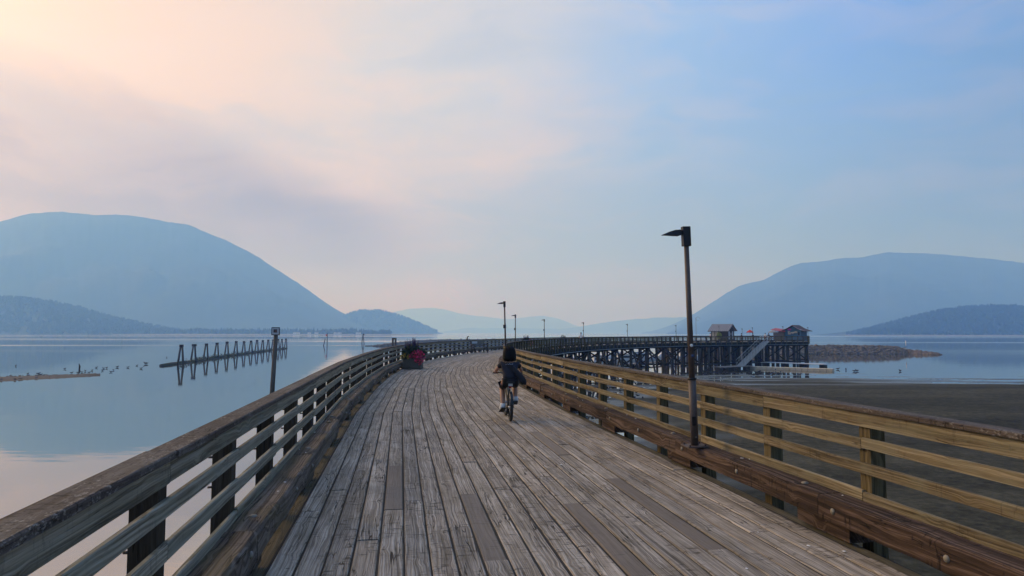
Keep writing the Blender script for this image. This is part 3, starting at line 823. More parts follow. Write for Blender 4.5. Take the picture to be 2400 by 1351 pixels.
for k in range(26): ex.append((plat(PU + .2 + k * 1.66, PV - .05), -EP, None))
for k in range(13): ex.append((plat(-.1, PV - .2 - 1.62 * k), EQ, None))
railing('timber_railing', st_l, -2.675, 'grey-green timber railing along the left edge of the pier', {'post': M['post_dark'], 'rail': M['rail_grey'], 'cap': None}, bolts=26, extra=ex)

# --- heavy curb timbers on blocks
def curb(name, sg, label, mat, s_to):
    root = empty(name, pt(0, sg * 2.47), 0, label, 'curb'); og = Vector(root.location)
    def cb(mb, nm, mt, parent=None):
        o = mb.build(nm, mt, parent if parent is not None else root)
        if parent is None: o.location = -og
        return o
    k = 0; s = -26.0 + (.2 if sg > 0 else -.25)
    while s < s_to:
        e_ = min(s + 3.2, S_END); jz = rnd.uniform(-.008, .010); jo = rnd.uniform(-.012, .012)
        A = pt(s, sg * (2.47 + jo), .225 + jz); B = pt(e_, sg * (2.47 + jo), .225 + jz)
        dirn = (B - A).normalized(); A += dirn * .004; B -= dirn * .004
        near = s < 30
        tm = cb(MB().beam(A, B, .25, .20, ch=.022, st=11 if near else 3, wob=.012 if near else .006), 'timber', mat)
        bA = pt(s - .38, sg * 2.49, .060); bB = pt(s + .38, sg * 2.49, .060)
        cb(MB().beam(bA, bB, .22, .125, ch=.01, st=2, wob=.01), 'block', mat)
        if s < 45:
            for f, face in ((.08 + rnd.random() * .05, 'top'), (.46 + rnd.random() * .1, 'face'), (.93, 'face')) if rnd.random() < .7 else ((.12, 'top'), (.9, 'top')):
                p = A.lerp(B, f); bm_ = MB()
                if face == 'top': bm_.tube([p + Vector((0, 0, .095)), p + Vector((0, 0, .112)), p + Vector((0, 0, .120))], [.034, .032, .010], 10)
                else:
                    q = p - side(s + 1) * sg * .118; n_ = -side(s + 1) * sg
                    bm_.tube([q, q + n_ * .018, q + n_ * .026], [.028, .026, .008], 10)
                cb(bm_, 'bolt_head', M['bolt'], tm)
        s += 3.2; k += 1
    return root
curb('curb_rail', 1, 'heavy red-brown timber curb along the right side of the deck', M['curb_red'], S_END - 3)
curb('curb_rail', -1, 'heavy grey-brown timber curb along the left side of the deck', M['curb_grey'], S_PL - 3)
print('PIER END', tuple(round(c, 1) for c in pt(S_END, 2.7)), 'planks', n_plank)


dp = MB()
for k in range(60):
    if k < 24: p = pt(rnd.uniform(-12, 8), rnd.uniform(1.4, 2.25), .004)
    elif k < 40: p = pt(rnd.uniform(-13, 8), rnd.uniform(-2.2, 2.2), .004)
    else: p = pt(rnd.uniform(-13, 6), rnd.choice((-1, 1)) * rnd.uniform(2.40, 2.55), .332)
    r_ = rnd.uniform(.006, .020); n_ = 7
    dp.add([p + Vector((r_ * rnd.uniform(.5, 1.5) * math.cos(6.283 * j / n_), r_ * rnd.uniform(.5, 1.5) * math.sin(6.283 * j / n_), 0)) for j in range(n_)] + [p + Vector((0, 0, .004))], [[j, (j + 1) % n_, n_] for j in range(n_)])
o = pb(dp, 'bird_droppings', M['white']); o['kind'] = 'stuff'

# ================================================================== objects
def proj(p):
    v = p - CAM; dd = v.y * math.cos(PITCH) + v.z * math.sin(PITCH)
    return 1200 + 1600 * v.x / dd, 675.5 - 1600 * (-v.y * math.sin(PITCH) + v.z * math.cos(PITCH)) / dd
def s_at(px, off, s0, s1):
    """station on the far branch of the pier seen at a column of the photograph"""
    for _ in range(50):
        m_ = (s0 + s1) / 2
        if proj(pt(m_, off))[0] < px: s0 = m_
        else: s1 = m_
    return s0

# --- lamp posts
def lamp_post(height=2.77, detail=True):
    e = empty('lamp_post')
    MB().box((0, 0, .008), (.27, .25, .016)).build('base_plate', M['lamp'], e)
    MB().tube([(0, 0, .016), (0, 0, .84)], .048, 14).build('lower_sleeve', M['lamp'], e)
    MB().tube([(0, 0, .83), (0, 0, .855)], .056, 14).build('collar', M['lamphead'], e)
    MB().tube([(0, 0, .85), (0, 0, height - .2)], [.037, .031], 12).build('pole', M['lamp'], e)
    hd_ = MB().beam((0, 0, height - .25), (0, 0, height), .10, .075).build('lamp_head', M['lamphead'], e)
    arm = MB(); rings = []
    for q, zt, zb, w_ in ((.04, .030, -.030, .03), (.07, .030, -.032, .03), (.09, .034, -.040, .055), (.15, .030, -.038, .060), (.22, .012, -.034, .055), (.28, -.012, -.033, .042), (.325, -.030, -.036, .018)):
        z0 = height - .075
        rings.append([Vector((-q, -w_, z0 + zb)), Vector((-q, w_, z0 + zb)), Vector((-q, w_ * .7, z0 + zt)), Vector((-q, -w_ * .7, z0 + zt))])
    arm.loft(rings); arm.build('lamp_arm', M['lamphead'], hd_)
    if detail:
        MB().box((-.02, -.05, .32), (.05, .012, .11)).build('hand_hole_cover', M['lamphead'], e)
        for sx in (-.1, .1):
            for sy in (-.09, .09): MB().tube([(sx, sy, .016), (sx, sy, .035)], .012, 6).build('anchor_bolt', M['rust'], e)
        MB().tube([(0, -.044, .12), (0, -.053, .12)], .010, 8).build('screw_head', M['bolt'], e)
        k = (1.26, .038)
        MB().tube([(-.004, -.034, 1.26), (-.004, -.040, 1.26)], .020, 12).build('round_sticker', M['white'], e)
        MB().tube([(.002, -.034, 1.13), (.002, -.0395, 1.13)], .018, 12).build('round_sticker', M['stickerblue'], e)
    return e
lp = lamp_post()
lp.location = onz(1629, 1046, ZD + .332); lp.location.z = ZD + .332
lp.rotation_euler = (0, R(-1.6), R(9))
tag(lp, 'tall dark lamp post bolted on the curb with a round white sticker', 'lamp post', 'lamp posts along the pier')
far = lamp_post(detail=False)
def lamp_at(s, off, label, sc_=1.0, dz=.332, tilt=0.0, first=[True]):
    o = far if first[0] else copy_tree(far); first[0] = False
    o.location = pt(s, off, dz); o.rotation_euler = (0, R(tilt), -math.atan2(tang(s).x, tang(s).y)); o.scale = (1, 1, sc_)
    return tag(o, label, 'lamp post', 'lamp posts along the pier')
l2 = lamp_at(13.9, 2.47, 'dark lamp post above the cyclist with a small box on its pole', tilt=-1.6)
MB().box((-.02, -.06, 1.68), (.12, .07, .15)).build('control_box', M['lamphead'], l2)
lamp_at(36.0, 2.47, 'dark lamp post just behind and lower than the one above the cyclist')
lamp_at(s_at(1276, 2.47, 40, 90), 2.47, 'lamp post on the curve, third beyond the cyclist')
lamp_at(s_at(1368, 2.47, 40, 110), 2.47, 'lamp post on the curve near the person in a white shirt')
lamp_at(s_at(1471, 2.47, 40, 120), 2.47, 'lamp post midway along the far part of the pier')
lamp_at(s_at(1585, 2.47, 60, 140), 2.47, 'lamp post on the far part, next beside the tall dark foreground post')
lamp_at(s_at(1686, 2.47, 60, 150), 2.47, 'lamp post standing before the metal-roofed hut')
lamp_at(s_at(1740, -2.2, 60, 153), -2.2, 'slim lamp post between metal-roofed hut and red umbrella', .95, 0)
lamp_at(s_at(1764.5, 2.3, 60, 153), 2.3, 'lamp post beside the red umbrella', 1.0, .05)
lamp_at(s_at(1836, 2.47, 60, 153), 2.47, 'lamp post before the lean-to with the red roof')
lamp_at(s_at(1902, 2.47, 60, 154.7), 2.47, 'last lamp post at the very end of the pier', .95)
# thin pole with a ring
s_ = s_at(1632, -2.2, 60, 150); p = pt(s_, -2.2)
e = empty('ring_pole', p, 0, 'thin pale pole with a round ring at its top, above the far railing', 'pole')
MB().tube([(0, 0, 0), (0, 0, 4.7)], .035, 6).build('pole', M['alu'], e)
rp = [(.40 + .38 * math.cos(6.2832 * k / 16), 0, 4.45 + .38 * math.sin(6.2832 * k / 16)) for k in range(14)]
MB().tube(rp, .022, 5).build('ring', M['alu'], e)

# --- bench beside the railing
def bench(loc, rz, label):
    e = empty('bench', loc, rz, label, 'bench'); e.scale = (1.12, 1.12, 1.12)
    for x in (-.62, .62):
        fr = MB()
        fr.tube([(x, -.26, 0), (x, -.22, .42), (x, -.20, .62)], .036, 6); fr.tube([(x, .24, 0), (x, .20, .42), (x, .34, .90)], .036, 6)
        fr.tube([(x, -.22, .41), (x, .21, .41)], .036, 6); fr.tube([(x, -.24, .62), (x, .27, .64)], .036, 6)
        fr.build('bench_frame', M['black'], e)
    for k in range(4): MB().box((0, -.20 + .13 * k, .435), (1.30, .11, .035)).build('seat_slat', M['slat'], e)
    for k in range(3):
        z = .56 + .13 * k; MB().box((0, .235 + .35 * (z - .42) * .75 - .03, z), (1.30, .03, .11)).build('back_slat', M['slat'], e)
    MB().box((-.25, .262, .80), (.50, .008, .16)).build('plaque', M['floatpale'], e)
s_ = s_at(1118, -1.95, 38, 70)
bench(pt(s_, -1.75), R(38), 'dark framed bench with grey slats facing the deck on the curve')

# --- planters with flowers
def leaves(mb, c, rad, n, size, hemi=True, up=.3):
    c = Vector(c)
    for _ in range(n):
        th = rnd.random() * 6.283; u = rnd.uniform(0 if hemi else -1, 1); q = rnd.random() ** .4
        k = math.sqrt(1 - u * u); p = c + Vector((rad[0] * k * math.cos(th) * q, rad[1] * k * math.sin(th) * q, rad[2] * u * q))
        a = Vector((rnd.gauss(0, 1), rnd.gauss(0, 1), rnd.gauss(0, 1) + up)).normalized(); b_ = a.cross(Vector((rnd.gauss(0, 1), rnd.gauss(0, 1), rnd.gauss(0, 1)))).normalized()
        s1 = size * rnd.uniform(.6, 1.3)
        mb.add([p - a * s1, p + b_ * s1 * .45, p + a * s1, p - b_ * s1 * .45], [[0, 1, 2, 3]])
def planter(loc, rz, label, scale=1.0, spikes=34):
    e = empty('flower_planter', loc, rz, label, 'planter'); e.scale = (scale,) * 3
    for k, (c, sz) in enumerate((((0, -.33, .27), (.84, .04, .50)), ((0, .33, .27), (.84, .04, .50)), ((-.40, 0, .27), (.04, .61, .50)), ((.40, 0, .27), (.04, .61, .50)))):
        MB().box(c, sz).build('side_board', M['planter'], e)
    MB().box((0, 0, .04), (.9, .74, .035)).build('base_board', M['planter'], e)
    MB().box((0, 0, .47), (.76, .62, .03)).build('soil', M['soil'], e)
    mb = MB(); leaves(mb, (-.08, .05, .70), (.50, .40, .48), 2200, .05); leaves(mb, (-.05, .05, .72), (.46, .36, .3), 700, .05, False); leaves(mb, (.32, .12, .68), (.32, .30, .32), 500, .06); leaves(mb, (.20, -.16, .52), (.40, .34, .36), 420, .05); leaves(mb, (-.30, -.16, .48), (.28, .28, .28), 260, .05); mb.build('green_foliage', M['leafdark'], e)
    mb = MB()
    for k in range(spikes):
        x = rnd.uniform(-.46, .26); y = rnd.uniform(-.2, .3); h = rnd.uniform(1.10, 1.52) - abs(x + .08) * .35
        mb.tube([(x, y, .6), (x + rnd.uniform(-.02, .02), y, h - .2)], .005, 4)
        for q in range(12): leaves(mb, (x, y, h - .28 + .028 * q), (.024, .024, .02), 4, .030 * (1.15 - q * .06), False)
    mb.build('purple_flower_spikes', M['purple'], e)
    mb = MB(); leaves(mb, (.22, -.18, .54), (.42, .36, .38), 620, .050); leaves(mb, (.34, -.34, .44), (.26, .16, .24), 160, .05, False); mb.build('magenta_blossoms', M['magenta'], e)
    mb = MB(); leaves(mb, (-.32, -.18, .50), (.27, .28, .28), 260, .046); mb.build('yellow_blossoms', M['yellowfl'], e)
    mb = MB(); leaves(mb, (.46, -.10, .44), (.12, .2, .16), 90, .03, False); mb.build('pale_pink_blossoms', M['palepink'], e)
    return e
p = onz(967, 866, ZD); planter((p.x, p.y + .2, ZD), R(-4), 'wooden planter of magenta, yellow and purple flowers on the left of the deck')
s_ = s_at(1236, -1.9, 40, 90); planter(pt(s_, -1.9), R(10), 'planter with purple flower spikes showing above the railing beyond the cyclist', 1.0)
e = empty('potted_shrub', pt(s_at(1320, -1.9, 40, 110), -1.9), 0, 'bushy dark shrub in a tub behind the railing midway along the curve', 'shrub')
MB().lathe([(.28, 0), (.34, .42), (.30, .42), (.26, .38)], n=14).build('tub', M['planter'], e)
mb = MB(); leaves(mb, (0, 0, .85), (.5, .5, .6), 900, .06, False); mb.build('foliage', M['leafdark'], e)
e = empty('potted_shrub', pt(s_at(1686, -1.6, 60, 150), -1.6), 0, 'bright yellow-green shrub in front of the metal-roofed hut', 'shrub')
MB().lathe([(.28, 0), (.36, .5), (.32, .5), (.26, .45)], n=14).build('tub', M['planter'], e)
mb = MB(); leaves(mb, (0, 0, 1.15), (.55, .5, .75), 800, .10, False); mb.build('foliage', M['leaflight'], e)

# --- huts on the platform
def gable_roof(mb, x0, x1, y0, y1, z0, z1, th=.09):
    ym = (y0 + y1) / 2
    for ya in (y0, y1):
        v = [Vector((x0, ya, z0)), Vector((x1, ya, z0)), Vector((x1, ym, z1)), Vector((x0, ym, z1))]
        mb.loft([v, [q + Vector((0, 0, th)) for q in v]])
h1c = at(1694, 790, 146.0); h1 = empty('kiosk_hut', (h1c.x, h1c.y, ZD), R(-42), 'dark wooden hut with a ribbed grey metal roof on the far platform', 'hut')
wl = MB(); wl.box((0, -1.55, 1.15), (3.7, .12, 2.3)); wl.box((0, 1.55, 1.15), (3.7, .12, 2.3)); wl.box((-1.8, 0, 1.15), (.12, 3.0, 2.3)); wl.box((1.8, 0, 1.15), (.12, 3.0, 2.3))
wl.add([(1.86, -1.6, 2.3), (1.86, 1.6, 2.3), (1.86, 0, 3.35), (1.74, -1.6, 2.3), (1.74, 1.6, 2.3), (1.74, 0, 3.35)], [[0, 1, 2], [3, 5, 4], [0, 2, 5, 3], [1, 4, 5, 2]])
wl.add([(-1.86, -1.6, 2.3), (-1.86, 1.6, 2.3), (-1.86, 0, 3.35), (-1.74, -1.6, 2.3), (-1.74, 1.6, 2.3), (-1.74, 0, 3.35)], [[0, 2, 1], [3, 4, 5], [0, 3, 5, 2], [1, 2, 5, 4]])
wl.build('wall', M['hutdark'], h1)
rf = MB(); gable_roof(rf, -2.35, 2.35, -2.15, 2.15, 2.08, 3.52); r1 = rf.build('roof', M['tin'], h1)
for k in range(11):
    x = -2.25 + k * .45
    MB().beam((x, -2.16, 2.21), (x, -.02, 3.645), .05, .06).build('seam', M['tindark'], r1)
for x, w_ in ((-1.35, .55), (-.65, .55)):
    MB().box((x, -1.635, 1.1), (w_, .05, 2.0)).build('door', M['hutpale'], h1)
for y, w_ in ((-.95, .5), (.75, .5)): MB().box((1.885, y, 1.2), (.05, w_, 1.7)).build('window', M['floatpale'], h1)
MB().box((1.885, -.1, 1.5), (.04, .3, .5)).build('notice', M['hutpale'], h1)
MB().box((0, -2.2, 2.06), (4.7, .05, .14)).build('fascia', M['tindark'], h1)

h2c = at(1866, 790, 150.5); h2 = empty('snack_hut', (h2c.x, h2c.y, ZD), R(-40), 'blue hut with dark red flared roof and red lean-to at the pier end', 'hut')
wl = MB(); wl.box((0, -2.0, 1.15), (3.4, .12, 2.3)); wl.box((0, 2.0, 1.15), (3.4, .12, 2.3)); wl.box((-1.65, 0, 1.15), (.12, 3.9, 2.3)); wl.box((1.65, 0, 1.15), (.12, 3.9, 2.3))
wl.add([(-1.7, -2.06, 2.3), (1.7, -2.06, 2.3), (0, -2.06, 3.25), (-1.7, -1.94, 2.3), (1.7, -1.94, 2.3), (0, -1.94, 3.25)], [[0, 1, 2], [3, 5, 4], [0, 2, 5, 3], [1, 4, 5, 2]])
wl.build('wall', M['hutblue'], h2)
rf = MB()
for sx in (-1, 1):                                        # flared eaves
    a = [(0, 3.38), (sx * 1.25, 2.62), (sx * 2.75, 2.08)]
    for (xa, za), (xb, zb) in zip(a[:-1], a[1:]):
        v = [Vector((xa, -2.7, za)), Vector((xb, -2.7, zb)), Vector((xb, 2.4, zb)), Vector((xa, 2.4, za))]
        rf.loft([v, [q + Vector((0, 0, .10)) for q in v]])
r2 = rf.build('roof', M['shingle'], h2)
for sx in (-1, 1):
    tr = MB(); tr.beam((0, -2.73, 3.42), (sx * 1.25, -2.73, 2.66), .05, .14, up=(0, -1, 0)); tr.beam((sx * 1.25, -2.73, 2.66), (sx * 2.75, -2.73, 2.12), .05, .14, up=(0, -1, 0)); tr.build('barge_board', M['pinktrim'], r2)
lt = MB(); lt.box((-2.9, -1.2, 1.05), (2.4, 2.6, 2.1)); lt.build('lean_to_wall', M['hutgrey'], h2)
v = [Vector((-4.5, -2.9, 2.42)), Vector((-1.5, -2.9, 1.95)), Vector((-1.5, .3, 2.35)), Vector((-4.5, .3, 2.75))]
lt = MB(); lt.loft([v, [q + Vector((0, 0, .09)) for q in v]]); lt.build('lean_to_roof', M['redroof'], h2)
mb = MB(); mb.blob((-.75, -2.12, 2.50), .34, 10, 6, 0, (1.3, .14, .62)); mb.build('pink_sign', M['pink'], h2)
mb = MB()
for k in range(16): mb.blob((rnd.uniform(-.9, .95), -2.3 + rnd.uniform(-.1, .1), 1.78 + rnd.uniform(-.24, .22)), rnd.uniform(.12, .24), 6, 4, .5, (1.4, .6, .8))
mb.build('rough_awning', M['gravel'], h2)
MB().box((1.25, -2.08, 1.55), (.35, .05, .7)).build('window', M['boatdark'], h2)

# --- umbrellas
def umbrella(px, D, h, r, mat, label):
    c = at(px, 790, D); e = empty('patio_umbrella', (c.x, c.y, ZD), rnd.random(), label, 'umbrella')
    MB().tube([(0, 0, .05), (0, 0, h)], .025, 6).build('pole', M['alu'], e)
    MB().lathe([(.25, 0), (.25, .05), (.04, .08)], n=12).build('base', M['black'], e)
    mb = MB(); n = 8
    o_ = [Vector((r * math.cos(6.2832 * k / n), r * math.sin(6.2832 * k / n), h - .42)) for k in range(n)]
    i_ = [Vector((r * .5 * math.cos(6.2832 * k / n), r * .5 * math.sin(6.2832 * k / n), h - .16)) for k in range(n)]
    l_ = [p + Vector((0, 0, -.14)) for p in o_]
    top = Vector((0, 0, h + .05))
    mb.add(l_ + o_ + i_ + [top], [[k, (k + 1) % n, n + (k + 1) % n, n + k] for k in range(n)] + [[n + k, n + (k + 1) % n, 2 * n + (k + 1) % n, 2 * n + k] for k in range(n)] + [[2 * n + k, 2 * n + (k + 1) % n, 3 * n] for k in range(n)])
    cn = mb.build('canopy', mat, e)
    cn.modifiers.new('thickness', 'SOLIDIFY').thickness = .012
umbrella(1758, 143, 2.35, .75, M['redcloth'], 'open red patio umbrella between the two huts')
umbrella(1813, 145, 2.35, 1.05, M['greycloth'], 'open grey patio umbrella beside the red-roofed lean-to')

# --- gangway down to the floats
top = pt(141.6, 2.9, .05); bot = onz(1735, 858, .55)
gw = empty('gangway', top, 0, 'grey metal truss gangway leading down from the pier to the float', 'gangway')
ax = (bot - top); gl_ = ax.length; ax.normalize(); sd = ax.cross(Vector((0, 0, 1))).normalized(); gu = sd.cross(ax).normalized()
def G(q, x, z): return ax * (gl_ * q) + sd * x + Vector((0, 0, z))
MB().beam(G(0, 0, 0), G(1, 0, 0), 1.25, .08).build('walkway', M['alu'], gw)
for sx in (-.68, .68):
    tr = MB(); tr.beam(G(0, sx, -.05), G(1, sx, -.05), .07, .12); tr.beam(G(0, sx, 1.15), G(1, sx, 1.15), .06, .08); tr.beam(G(0, sx, .55), G(1, sx, .55), .03, .05)
    n = 9
    for k in range(n + 1): tr.beam(G(k / n, sx, 0), G(k / n, sx, 1.15), .05, .05, up=(1, 0, 0))
    for k in range(n): tr.beam(G(k / n, sx, 0 if k % 2 else 1.15), G((k + 1) / n, sx, 1.15 if k % 2 else 0), .035, .035)
    tr.build('side_truss', M['alu'], gw)

# --- floats
def float_dock(name, pa, pb_, wd, ht, mat, label, cat='dock', sk=None):
    a = Vector((pa.x, pa.y, 0)); b_ = Vector((pb_.x, pb_.y, 0)); e = empty(name, a, 0, label, cat); d_ = b_ - a
    n = max(2, int(d_.length / 1.0)); sdv = Vector((d_.y, -d_.x, 0)).normalized()
    if sk == 'cubes':
        for k in range(n):
            MB().beam(d_ * ((k + .03) / n) + Vector((0, 0, ht / 2 - .05)), d_ * ((k + .97) / n) + Vector((0, 0, ht / 2 - .05)), wd, ht, ch=.06).build('float_cube', mat, e)
    else:
        for k in range(max(2, n // 3)):
            m_ = max(2, n // 3); MB().beam(d_ * (k / m_ + .002) + Vector((0, 0, ht)), d_ * ((k + 1) / m_ - .002) + Vector((0, 0, ht)), wd, .10).build('deck_panel', mat, e)
        for q in (.04, .35, .65, .96): MB().box(d_ * q + Vector((0, 0, ht / 2 - .1)), (.5, wd * .9, ht)).build('pontoon', M['black'], e)
    return e
float_dock('float_dock', onz(1747, 863.5), onz(1954, 870), 1.4, .50, M['float'], 'long beige modular float lying below the end of the pier', sk='cubes')
float_dock('float_dock', onz(1790, 859), onz(1936, 864.5), 2.4, .85, M['floatpale'], 'raised pale grey floating platform behind the beige float')
float_dock('float_dock', onz(1682, 868), onz(1752, 864), 2.6, .55, M['wharf_float'], 'dark weathered float at the foot of the gangway')

# --- marina behind the trestle
def boat(p, rz, ln, label, canvas):
    e = empty('moored_boat', (p.x, p.y, 0), rz, label, 'boat', 'boats moored behind the trestle'); w_ = ln * .17
    rings = []
    for q, ww, zb, zt in ((-.5, .9, -.2, .85), (-.2, 1.0, -.3, .85), (.15, .95, -.28, .92), (.38, .6, -.15, 1.02), (.5, .06, .4, 1.12)):
        x = q * ln; rings.append([Vector((x, -w_ * ww, zt)), Vector((x, -w_ * ww * .75, zb)), Vector((x, w_ * ww * .75, zb)), Vector((x, w_ * ww, zt))])
    MB().loft(rings).build('hull', M['boatwhite'], e)
    cb = MB(); cb.loft([[Vector((-.28 * ln, -w_ * .8, .85)), Vector((-.28 * ln, w_ * .8, .85)), Vector((-.26 * ln, w_ * .7, 1.9)), Vector((-.26 * ln, -w_ * .7, 1.9))], [Vector((.2 * ln, -w_ * .75, .9)), Vector((.2 * ln, w_ * .75, .9)), Vector((.08 * ln, w_ * .65, 1.9)), Vector((.08 * ln, -w_ * .65, 1.9))]])
    c = cb.build('cabin', M['boatwhite'], e)
    MB().box((-.09 * ln, 0, 1.45), (.30 * ln, w_ * 1.62, .36)).build('window_band', M['boatdark'], c)
    MB().box((-.12 * ln, 0, 2.02), (.40 * ln, w_ * 1.6, .10)).build('canopy', canvas, e)
cans = [M['boatblue'], M['boatpurple'], M['boatwhite'], M['boatred'], M['boatblue'], M['boatwhite'], M['boatwhite'], M['boatdark']]
names = ['cabin boat with a blue canopy moored behind the trestle', 'cabin boat with a violet canopy moored behind the trestle', 'white cabin boat moored left of the other white boats behind the trestle', 'cabin boat with a red canopy moored behind the trestle', 'larger cabin boat with a blue canopy behind the trestle near the tall lamp post', 'white cabin boat behind the trestle midway between the blue-canopied boats', 'long white cabin boat behind the trestle closest to the tall lamp post', 'cabin boat with a dark canopy moored farthest along behind the trestle']
for k, (px, py, ln, rz) in enumerate(((1408, 858, 7, 20), (1352, 866, 7, 10), (1440, 846, 8, 170), (1330, 880, 6, 30), (1500, 846, 9, 15), (1470, 852, 7.5, 10), (1560, 844, 10, 175), (1610, 842, 8, 20))):
    boat(onz(px, py), R(rz), ln, names[k], cans[k])
float_dock('float_dock', onz(1300, 872), onz(1560, 853), 2.2, .5, M['wharf_float'], 'long grey marina dock with boats, seen through the trestle')
float_dock('float_dock', onz(1380, 842), onz(1640, 838), 2.2, .5, M['wharf_float'], 'farther grey marina dock close to the breakwater, seen through the trestle')

# --- piles, markers and boom on the left
p = at(648, 780, 48); e = empty('daymark_pile', (p.x, 48, 0), 0, 'brown pile carrying a square white daymark with a black square', 'marker')
MB().tube([(-.35, 0, -1), (-.03, 0, 6.48)], [.18, .145], 12).build('pile', M['pile'], e)
sgn = MB().box((0, -.17, 6.68), (.58, .03, .55)).build('sign_board', M['black'], e)
MB().box((0, -.190, 6.68), (.47, .012, .45)).build('white_face', M['daymark'], sgn)
MB().box((-.01, -.200, 6.70), (.25, .010, .23)).build('black_square', M['black'], sgn)
MB().box((.025, -.2075, 6.69), (.15, .006, .03)).build('orange_mark', M['orange'], sgn)
p = at(763, 780, 340); e = empty('channel_marker', (p.x, 340, 0), 0, 'pair of dark piles with a red and white marker on the taller one', 'marker')
MB().tube([(.9, 0, -1), (.9, 0, 6.3)], [.22, .16], 7).build('pile', M['brace'], e); MB().tube([(-1.0, 0, -1), (-.1, 0, 3.6)], [.24, .2], 7).build('batter_pile', M['brace'], e)
MB().box((.3, -.25, 5.2), (1.2, .08, .8), 0).build('red_board', M['redcloth'], e); MB().box((.0, -.31, 5.2), (.5, .03, .5)).build('white_board', M['white'], e)
p = at(851, 780, 400); e = empty('channel_marker', (p.x, 400, 0), 0, 'slim pile tripod with a black box on top out in the lake', 'marker')
for dx_ in (-.9, 0, .9): MB().tube([(dx_, dx_ * .3, -1), (.1 * dx_, 0, 5.0)], [.18, .15], 6).build('pile', M['brace'], e)
MB().box((.3, 0, 5.4), (.9, .6, .9)).build('box', M['black'], e)
p = at(924, 780, 100); e = empty('mooring_dolphin', (p.x, 100, 0), 0, 'two upright piles joined at the top beyond the railing near the planter', 'pile')
for dx_ in (-.19, .21): MB().tube([(dx_, 0, -1), (dx_, 0, 5.75)], .15, 9).build('pile', M['pile'], e)
MB().box((0, 0, 5.7), (.62, .34, .24)).build('cross_piece', M['pile'], e)
a = onz(856, 812); b_ = onz(945, 811); e = tag(MB().tube([a + Vector((0, 0, .1)), a.lerp(b_, .5) + Vector((0, 0, .16)), b_ + Vector((0, 0, .12))], [.2, .3, .32], 7).build('drift_log', M['boom']), 'long thin log floating by the farther breakwater', 'log')
# small post with a hooked pipe on the left railing of the curve
s_ = s_at(1098, -2.75, 38, 66); e = empty('hooked_vent_pipe', pt(s_, -2.86), 0, 'short black hooked pipe rising above the left railing near the bench', 'pipe')
MB().tube([(0, 0, -.3), (0, 0, 1.30), (.03, 0, 1.37), (.10, 0, 1.41), (.17, 0, 1.40)], [.05, .05, .05, .045, .04], 8).build('pipe', M['black'], e)
MB().box((0, 0, .9), (.16, .06, .05)).build('bracket', M['black'], e)
# white post on the breakwater tip
p = at(2123, 806, 214); e = empty('tip_post', (p.x, 214, 2.6), 0, 'small white post standing on the breakwater near its tip', 'post')
MB().tube([(0, 0, 0), (0, 0, 1.5)], .13, 8).build('post', M['white'], e); MB().tube([(0, 0, 1.5), (0, 0, 1.62)], .16, 8).build('cap', M['white'], e)

# boom of A-frame dolphins
A0 = onz(424, 857); A1 = onz(671, 818)
PXS = [424, 454, 483, 508, 531.5, 553, 571.5, 588, 602, 615.5, 628.5, 640, 652, 660.5, 670]
bl = MB(); e = empty('boom_log', A0, 0, 'mossy line of boom logs running through the A-frame piles', 'log boom')
for k, px in enumerate(PXS):
    f = (px - 424) / (670 - 424); py = 857 - (857 - 818) * f ** .78
    p = onz(px, py); h = 4.0 + rnd.uniform(-.15, .1)
    lab = {0: 'A-frame pile dolphin at the near end of the boom', 1: 'second A-frame pile dolphin from the near end, with a wide cap', 2: 'third A-frame pile dolphin from the near end of the boom', 14: 'A-frame pile dolphin at the far end of the boom', 11: 'A-frame pile dolphin half hidden by the daymark pile'}.get(k, '%s A-frame pile dolphin from the near end of the boom' % ['', '', '', 'fourth', 'fifth', 'sixth', 'seventh', 'eighth', 'ninth', 'tenth', 'eleventh', '', 'thirteenth', 'fourteenth'][min(k, 13)])
    d_ = empty('a_frame_dolphin', (p.x, p.y, 0), R(rnd.uniform(-6, 6)), lab, 'piles', 'A-frame dolphins along the boom')
    sp_ = rnd.uniform(.85, 1.0)
    MB().tube([(-sp_ * .85, 0, -1.2), (-.14, 0, h)], [.24, .18], 8).build('leg', M['pile'], d_)
    MB().tube([(sp_ * .45, .3, -1.2), (.16, 0, h)], [.24, .18], 8).build('leg', M['pile'], d_)
    MB().box((0, 0, h - .22), (.62 if k != 1 else .85, .5, .5)).build('cap', M['brace'], d_)
    if k < 14:
        px2 = PXS[k + 1]; f2 = (px2 - 424) / 246; q = onz(px2, 857 - 39 * f2 ** .78)
        a = Vector((p.x - (2 if k == 0 else 0), p.y - (4 if k == 0 else 0), 0)) - A0; b_ = Vector((q.x, q.y, 0)) - A0
        a.z = b_.z = .08
        MB().tube([a, a.lerp(b_, .3) + Vector((0, 0, .06)), a.lerp(b_, .7), b_], [.30, .36, .34, .30], 7).build('log', M['boom'], e)
mb = MB()
for k in range(90):
    f = rnd.random(); px = 420 + 250 * f; p = onz(px, 857 - 39 * max(0, (px - 424) / 246) ** .78)
    leaves(mb, (p.x - A0.x, p.y - A0.y, .25), (.9, .9, .35 + .5 * rnd.random()), 22, .16)
mb.build('weeds', M['leafdark'], e)

